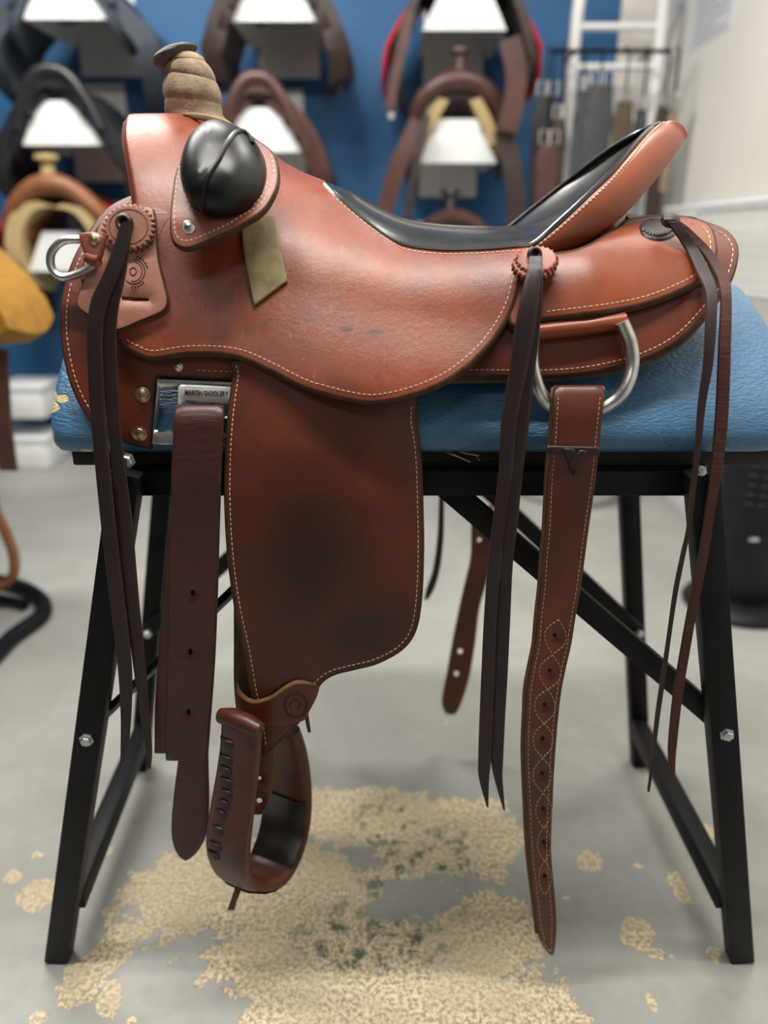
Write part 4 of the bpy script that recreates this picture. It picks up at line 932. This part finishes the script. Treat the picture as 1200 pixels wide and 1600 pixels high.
def english(k, label, mseat, mflap, up=.05, w=.25, drop=.43, cat='saddle'):
    X, z, Yf = R[k]; z += up; t = thing('english_saddle', label, cat, (X, Yf, z), 'english saddles on the wall')
    y0, y1 = Yf-.03, YW-.07
    arch_seat(t, X, z+.02, y0, y1, .115, .10, .12, mseat)
    for s in (-1, 1): flap(t, X, z, y0+.02, y1-.06, s, [(.05, -.02), (.11, -.07), (.17, -.15), (w-.025, -.24), (w, -.33), (w-.04, -drop)], mflap, .075)
    tube('cantle', [(X+w*a, y0+.01, z+b) for a, b in ((-.62, -.16), (-.45, -.06), (-.22, .018), (0, .035), (.22, .018), (.45, -.06), (.62, -.16))], [.016, .026, .026, .026, .016], mseat, t, 10, smoothpath=4)
    for s in (-1, 1): flap(t, X, z-.04, y0+.01, y1-.2, s, [(.08, -.02), (.13, -.08), (.18, -.17), (.21, -.25)], mseat, .035, 'panel')
    for s in (-1, 1):
        tube('stirrup_leather', [(X+s*(w-.03), (y0+y1)/2-.1, z-.18), (X+s*(w+.005), (y0+y1)/2-.1, z-.30), (X+s*(w-.01), (y0+y1)/2-.1, z-.42)], .008, mflap, t, 6)
    adopt(t); return t
english('l0', 'slate grey english saddle at the top left corner, only its hanging flaps in view', M['b_slate'], M['b_slate'], .05, .29, .46)
english('l1', 'black english saddle on the left wall rack beside the horn', M['b_black'], M['b_black'], .06, .26, .42)
english('m0', 'dark english saddle with only flap ends in view, top centre', M['b_dark'], M['b_dark'], .05, .235, .40)
english('m1', 'brown english saddle on the wall rack right behind the wrapped horn', M['b_brown'], M['b_brown'], .06, .23, .40)
def strip(parent, pts, w_, th, mat, name):
    """hanging strap in the wall plane: (px, py, Y) centre points"""
    p = [P(*q) for q in pts]; p = [Vector(q) for q in catmull([tuple(v) for v in p], 4)]; rings = []
    for i, q in enumerate(p):
        a = p[max(0, i-1)]; b = p[min(len(p)-1, i+1)]; t = (b-a).normalized(); s = Vector((0, 1, 0)).cross(t).normalized()*w_/2; n = Vector((0, th/2, 0))
        rings.append([q-s-n, q+s-n, q+s+n, q-s+n])
    return loft(name, rings, mat, parent)
# western saddle with cream fleece, right of centre
X, z, Yf = R['r1']; t = thing('western_saddle', 'dark brown western saddle with cream fleece wings on the wall rack above the black seat', 'saddle', (X, Yf, z), 'western saddles on the wall')
arch_seat(t, X, z+.10, Yf+.0, YW-.1, .11, .12, .14, M['b_dark'], .05)
tube('fork', [(X-.17, Yf+.02, z-.03), (X-.14, Yf, z+.06), (X-.05, Yf-.01, z+.12), (X+.05, Yf-.01, z+.12), (X+.14, Yf, z+.06), (X+.17, Yf+.02, z-.03)], [.02, .034, .038, .034, .02], M['b_brown'], t, 10, smoothpath=4)
lathe('horn', [(.028, 0), (.020, .05), (.018, .08), (.036, .085), (.034, .10), (0, .104)], (X+.0, Yf, z+.13), M['b_brown'], t)
for s in (-1, 1): flap(t, X, z+.02, Yf-.02, YW-.14, s, [(.055, .05), (.10, -.02), (.135, -.10), (.15, -.16)], M['b_fleece'], .04, 'fleece')
for s in (-1, 1): flap(t, X, z+.06, Yf+.04, YW-.12, s, [(.12, 0), (.17, -.08), (.19, -.18), (.18, -.26)], M['b_dark'], .02, 'skirt')
strip(t, [(655, 190, 3.08), (630, 240, 3.07), (612, 290, 3.07), (598, 345, 3.07)], .065, .012, M['b_brown'], 'fender')
strip(t, [(668, 180, 3.06), (652, 250, 3.05), (642, 300, 3.05), (634, 360, 3.05)], .03, .01, M['b_dark'], 'strap')
strip(t, [(785, 200, 3.08), (800, 260, 3.07), (806, 320, 3.07), (802, 390, 3.07)], .07, .012, M['b_dark'], 'fender')
adopt(t)
# red blanket with a brown saddle, top right of centre
X, z, Yf = R['r0']
t = thing('saddle_blanket', 'red felt blanket under the dark saddle at top right of centre', 'blanket', (X, Yf, z))
for s in (-1, 1): flap(t, X, z+.03, Yf-.0, YW-.08, s, [(.02, .02), (.12, -.02), (.21, -.12), (.29, -.26), (.275, -.38)], M['b_red'], .014, 'blanket_side')
adopt(t)
t = thing('western_saddle', 'dark brown saddle on the red blanket, cut off by the top edge', 'saddle', (X, Yf, z+.03), 'western saddles on the wall')
arch_seat(t, X, z+.12, Yf-.02, YW-.12, .12, .12, .14, M['b_dark'])
for s in (-1, 1): flap(t, X, z+.05, Yf-.04, YW-.16, s, [(.08, .02), (.15, -.06), (.21, -.18), (.245, -.32), (.20, -.46)], M['b_dark'], .03, 'skirt')
strip(t, [(640, 20, 3.02), (632, 60, 3.02), (622, 100, 3.02), (612, 150, 3.02), (610, 175, 3.02)], .035, .01, M['b_brown'], 'strap')
strip(t, [(796, 60, 3.02), (806, 110, 3.02), (803, 160, 3.02), (792, 205, 3.02)], .075, .014, M['b_brown'], 'fender')
strip(t, [(612, 170, 3.02), (611, 186, 3.02)], .02, .01, M['steel'], 'buckle')
adopt(t)
# saddle on the lowest right rack, its arch just clears the black seat
X, z, Yf = R['r2']; t = thing('western_saddle', 'brown saddle arch just visible over the black padded seat', 'saddle', (X, Yf, z), 'western saddles on the wall')
arch_seat(t, X, z+.17, Yf-.02, YW-.1, .17, .14, .20, M['b_brown'], .05)
for s in (-1, 1): flap(t, X, z+.10, Yf, YW-.14, s, [(.12, 0), (.18, -.10), (.21, -.22), (.20, -.32)], M['b_brown'], .03, 'skirt')
lathe('horn', [(.03, 0), (.022, .04), (.02, .05), (.04, .055), (.036, .072), (0, .076)], (X-.01, Yf+.03, z+.17), M['b_black'], t)
adopt(t)
# tan western saddle over a red blanket, lower left
X, z, Yf = R['l2']
t = thing('saddle_blanket', 'red felt blanket under the tan western saddle at lower left', 'blanket', (X, Yf, z))
for s in (-1, 1): flap(t, X, z+.10, Yf+.02, YW-.08, s, [(.06, .03), (.15, .0), (.26, -.09), (.36, -.20), (.38, -.27)], M['b_red'], .02, 'blanket_side')
adopt(t)
t = thing('western_saddle', 'orange tan western saddle with fleece lining on the lower left rack', 'saddle', (X, Yf, z), 'western saddles on the wall')
arch_seat(t, X, z+.17, Yf+.0, YW-.1, .15, .15, .18, M['b_tan'], .05)
tube('fork', [(X-.20, Yf-.0, z-.02), (X-.17, Yf-.02, z+.07), (X-.06, Yf-.03, z+.16), (X+.06, Yf-.03, z+.16), (X+.17, Yf-.02, z+.07), (X+.21, Yf, z-.02)], [.022, .035, .042, .035, .022], M['b_tan'], t, 10, smoothpath=4)
lathe('horn', [(.036, 0), (.026, .04), (.024, .07), (.045, .078), (.042, .095), (0, .10)], (X-.005, Yf-.02, z+.18), M['b_fleece'], t)
flap(t, X, z+.04, Yf-.05, YW-.12, -1, [(.02, .07), (.10, .05), (.16, -.04), (.17, -.18), (.14, -.26)], M['b_fleece'], .06, 'fleece')
flap(t, X, z+.04, Yf-.05, YW-.12, 1, [(.02, .06), (.10, .04), (.15, -.04), (.16, -.14)], M['b_fleece'], .04, 'fleece')
for s in (-1, 1): flap(t, X, z+.02, Yf+.0, YW-.1, s, [(.14, .0), (.19, -.10), (.20, -.26), (.18, -.42)], M['b_dark'], .03, 'fender')
adopt(t)
# pale storage boxes on the floor under the racks
for k, (x0, x1, y0, y1, lab) in enumerate(((-5, 64, 612, 655, 'white storage box on top of another by the wall, lower left'), (-8, 66, 660, 700, 'white storage box on the floor by the wall, lower left'))):
    a = P(x0, y1, 3.25); b = P(x1, y0, 3.25); zb = 0 if k else max(a.z, .16)
    t = thing('storage_box', lab, 'box', ((a.x+b.x)/2, 3.37, zb), 'white boxes by the wall')
    h = .15; box('box_body', (a.x, 3.25, zb), (b.x, 3.5, zb+h*.85), M['white_metal'], t, .01); box('lid', (a.x-.008, 3.243, zb+h*.85), (b.x+.008, 3.507, zb+h), M['white_metal'], t, .006); adopt(t)
# ---- saddle on a floor stand at the left edge, partly out of frame
t = thing('floor_saddle_stand', 'black tubular floor stand at the left edge of the photo', 'saddle stand', (-1.25, 2.0, 0))
fr = [PF(x, y, .02) for x, y in ((-160, 915), (-40, 905), (25, 915), (62, 935), (66, 960), (20, 995), (-60, 1060), (-200, 1060))]
tube('base_frame', fr, .022, M['metal_black'], t, 10, smoothpath=5)
fr2 = [PF(x, y, .02) for x, y in ((-120, 940), (0, 935), (40, 945))]
tube('cross_tube', fr2, .014, M['metal_black'], t, 8)
pc = PF(-80, 985, 0)
bar('post', pc, pc+Vector((0, 0, .78)), .05, .05, M['metal_black'], t); box('saddle_bar', (pc.x-.22, pc.y-.28, .74), (pc.x+.14, pc.y+.28, .79), M['metal_black'], t)
adopt(t)
t = thing('western_saddle', 'mustard suede saddle at the left edge, dark strap and tan stirrup hanging', 'saddle', (pc.x, pc.y, .79))
zz = P(-20, 360, 1.9).z; e = P(60, 505, 1.90)
rings = []
for i in range(9):
    f = i/8; y = 1.78+.26*f; k = .88+.12*math.sin(math.pi*f); ring = []
    for a, b in ((-.34, 0), (-.20, .07), (-.10, .075), (-.03, .03), (.03, -.03), (.10, -.11), (.15, -.19), (.165, -.25), (.13, -.275), (.07, -.28), (-.0, -.24), (-.2, -.18)):
        ring.append(Vector((e.x-.165+a*k, y, e.z+.205+b*k*.92)))
    rings.append(ring)
loft('suede_skirt', rings, M['b_mustard'], t)
strip(t, [(-2, 545, 1.86), (0, 600, 1.86), (4, 660, 1.86), (10, 710, 1.86), (14, 735, 1.86)], .045, .012, M['b_brown'], 'strap')
lp = [P(x, y, 1.86) for x, y in ((-25, 700), (-10, 790), (8, 830), (22, 870), (20, 900), (0, 915), (-30, 915), (-45, 880), (-40, 800))]
tube('stirrup', lp, .014, M['b_tan'], t, 8, True, smoothpath=3)
strip(t, [(-40, 690, 1.95), (-40, 640, 1.95), (-38, 560, 1.95)], .05, .012, M['b_brown'], 'stirrup_leather')
adopt(t)
# ---- hanging girths on a black rod in front of a white tubular rack, right
t = thing('tube_rack', 'white arched tubular rack against the wall beside the corner, right', 'rack', (.93, 3.3, .9))
Yl = 3.28; z0 = P(893, 420, Yl).z; lx = P(896, 100, Yl).x; rx = min(P(1026, 100, Yl).x, 1.12); zt = P(893, 25, Yl).z; zt2 = P(893, -25, Yl).z
tube('frame', [(lx, Yl, 0.02), (lx, Yl, z0), (lx, Yl, zt), (lx+.05, Yl, zt2), ((lx+rx)/2, Yl, zt2+.03), (rx-.05, Yl, zt2), (rx, Yl, zt), (rx, Yl, z0), (rx, Yl, .02)], .023, M['white_metal'], t, 10, smoothpath=5)
for py in (42, 105, 190, 300):
    zz = P(893, py, Yl).z; tube('rung', [(lx, Yl, zz), (rx, Yl, zz)], .014, M['white_metal'], t, 8)
adopt(t)
Yr = 3.12; ra = P(862, 80, Yr); rb = P(1046, 80, Yr)
t = thing('hanging_rod', 'thin black rod with hooks across the white tubular rack, holding girths', 'rod', tuple(ra))
tube('rod', [ra, Vector((rb.x, Yr, ra.z))], .008, M['metal_black'], t, 8)
for x in (900, 1020): q = P(x, 80, Yr); tube('hook', [q, q+Vector((0, Yl-Yr-.02, 0))], .006, M['metal_black'], t, 6)
adopt(t)
gd = [(850, 128, 350, .10, 'b_black', 'black padded girth hanging leftmost on the rod'), (874, 165, 330, .06, 'b_dark', 'dark narrow girth with metal buckle, second from left'), (858, 205, 345, .085, 'b_brown', 'lighter brown girth hanging low at the left of the rack'),
      (905, 120, 340, .05, 'b_grey', 'grey webbing girth left of the widest grey one'), (932, 112, 345, .115, 'b_grey', 'widest grey webbing girth in the middle of the rod'), (972, 138, 300, .075, 'b_brown2', 'brown woven girth right of the wide grey one'),
      (1000, 150, 320, .05, 'b_grey', 'narrow grey girth right of the brown woven one'), (1034, 145, 360, .07, 'b_dark', 'dark brown girth hanging rightmost by the corner'), (1048, 150, 300, .04, 'b_tan2', 'narrow tan strap at the right end of the rod')]
M['b_brown2'] = plain('brown woven webbing', (.10, .07, .045), .85, 0, (.07, .045, .03), 50, .5, 300); M['b_tan2'] = plain('tan strap', (.26, .19, .13), .8)
for i, (x, y0, y1, wd, mk, lab) in enumerate(gd):
    Yg = Yr-.03-.012*(i % 3); x3 = P(x, 200, Yg).x; za = P(x, y0, Yg).z; zb = P(x, y1, Yg).z
    if x3+wd/2 > 1.135: x3 = 1.135-wd/2
    t = thing('girth', lab, 'girth', (x3, Yg, zb), 'girths hanging at the right')
    rings = []
    for f in np.linspace(0, 1, 9):
        zz = za-.04+(zb-za+.04)*f; k = .62+.38*math.sin(math.pi*min(1, f*1.6+.1)/1.0)**2 if f < .3 else 1-.2*f; k = max(.45, k); hw_ = wd/2*k
        rings.append([Vector((x3-hw_, Yg-.006, zz)), Vector((x3-hw_*.5, Yg-.013, zz)), Vector((x3+hw_*.5, Yg-.013, zz)), Vector((x3+hw_, Yg-.006, zz)), Vector((x3+hw_, Yg+.006, zz)), Vector((x3-hw_, Yg+.006, zz))])
    loft('band', rings, M[mk], t)
    for s in (-1, 1):
        bx = x3+s*wd*.22; tube('buckle', [(bx-.016, Yg-.012, za-.045), (bx+.016, Yg-.012, za-.045), (bx+.016, Yg-.012, za+.0), (bx-.016, Yg-.012, za)], .0055, M['steel'], t, 6, True)
    tube('hanger', [(x3, Yg, za-.01), (x3, Yg, ra.z-.006), (x3, Yr, ra.z+.012)], .004, M['metal_black'], t, 6)
    adopt(t)
# ---- wire basket along the white wall
t = thing('wire_basket', 'white wire basket on the right wall behind the saddle skirt', 'basket', (1.10, 2.4, .82))
xb, y0, y1 = 1.03, 2.02, 2.92; zt_ = 1.095; zb_ = .84
for (a, b) in (((xb, y0, zt_), (xb, y1, zt_)), ((xb, y0, zt_), (XW-.008, y0, zt_)), ((xb, y1, zt_), (XW-.008, y1, zt_)), ((XW-.008, y0, zt_), (XW-.008, y1, zt_))): tube('rim', [a, b], .007, M['white_metal'], t, 8)
wires = []
vs = []; fs = []
def addw(a, b, r=.0018):
    a, b = Vector(a), Vector(b); d = (b-a).normalized(); s = d.orthogonal().normalized(); u = d.cross(s); k = len(vs)
    for p in (a, b):
        for q in range(4): vs.append(p+(s*math.cos(q*math.pi/2)+u*math.sin(q*math.pi/2))*r)
    for q in range(4): fs.append((k+q, k+(q+1) % 4, k+4+(q+1) % 4, k+4+q))
for y in np.arange(y0, y1+.001, .03): addw((xb, y, zt_), (xb, y, zb_)); addw((xb, y, zb_), (XW-.008, y, zb_))
for zq in np.arange(zb_, zt_, .03): addw((xb, y0, zq), (xb, y1, zq)); addw((xb, y0, zq), (XW-.008, y0, zq)); addw((xb, y1, zq), (XW-.008, y1, zq))
for xq in np.arange(xb, XW-.01, .03): addw((xq, y0, zt_), (xq, y0, zb_)); addw((xq, y0, zb_), (xq, y1, zb_))
wo = mesh('wire_grid', vs, fs, M['white_metal'], t, False); wo['kind'] = 'stuff'
adopt(t)
# ---- black heater with a round foot, right edge
c = PF(1150, 945, 0)
t = thing('tower_heater', 'black round-footed tower heater behind the right front leg of the stand', 'heater', tuple(c))
lathe('foot', [(.0, 0), (.145, 0), (.15, .012), (.142, .026), (.12, .036), (.05, .042), (0, .042)], c, M['b_black2'], t, seg=36)
tw = lathe('tower', [(.0, .03), (.075, .03), (.088, .08), (.10, .20), (.105, .40), (.10, .52), (.085, .55), (0, .556)], c, M['b_black2'], t, seg=36)
for k in range(6):
    zq = .34+k*.026
    for j in range(5):
        a = -math.pi/2-.62+j*.30; r_ = .1045; p0 = c+Vector((r_*math.cos(a-.10), r_*math.sin(a-.10), zq)); p1 = c+Vector((r_*math.cos(a+.10), r_*math.sin(a+.10), zq)); tube('grille_slot', [p0, p1], .0045, M['ink'], tw, 6)
a = -math.pi/2-.35; q = c+Vector((.1025*math.cos(a), .1025*math.sin(a), .245)); bar('badge', q-Vector((.014, 0, 0)), q+Vector((.014, 0, 0)), .011, .004, M['steel'], tw, (0, 0, 1), .0008)
adopt(t)
# ---- white round tub on the floor in the far corner
c = PF(885, 768, 0)
t = thing('floor_tub', 'white round shallow tub on the floor seen under the beam, right', 'tub', tuple(c))
lathe('tub_body', [(0, 0), (.19, 0), (.205, .012), (.225, .085), (.236, .10), (.240, .104), (.232, .108), (.222, .098), (.20, .02), (0, .014)], c, M['white_metal'], t, seg=40)
lathe('rim', [(.236, .098), (.246, .102), (.248, .110), (.238, .114), (.231, .108)], c, M['white_metal'], t, seg=40)
adopt(t)
# ---- printed notices on the white wall
M['paper'] = plain('printed paper', (.62, .63, .66), .8, 0, (.58, .59, .62), 8); M['print'] = plain('grey print', (.36, .37, .42), .8)
for (xa, xb_, ya, yb, lab, nr) in ((1078, 1140, -20, 62, 'pale printed notice taped high on the white wall', 7), (1046, 1070, -30, 18, 'grey blue notice nearer the corner at the top edge', 4)):
    p0 = PX(xa, yb, XW-.001); p1 = PX(xb_, yb, XW-.001); zt_ = PX((xa+xb_)/2, ya, XW).z; zb_ = PX((xa+xb_)/2, yb, XW).z
    t = thing('wall_notice', lab, 'notice', (XW, (p0.y+p1.y)/2, (zt_+zb_)/2))
    s_ = box('sheet', (XW-.002, p1.y, zb_), (XW, p0.y, zt_), M['paper'], t, 0)
    for k in range(nr):
        zq = zt_+(zb_-zt_)*(k+.8)/(nr+.6); L = (p0.y-p1.y)
        bar('print_line', (XW-.0022, p0.y-L*.12, zq), (XW-.0022, p1.y+L*(.12+.25*(k % 3 == 2)), zq), .008, .0006, M['print'], s_, (0, 0, 1), 0)
    adopt(t)
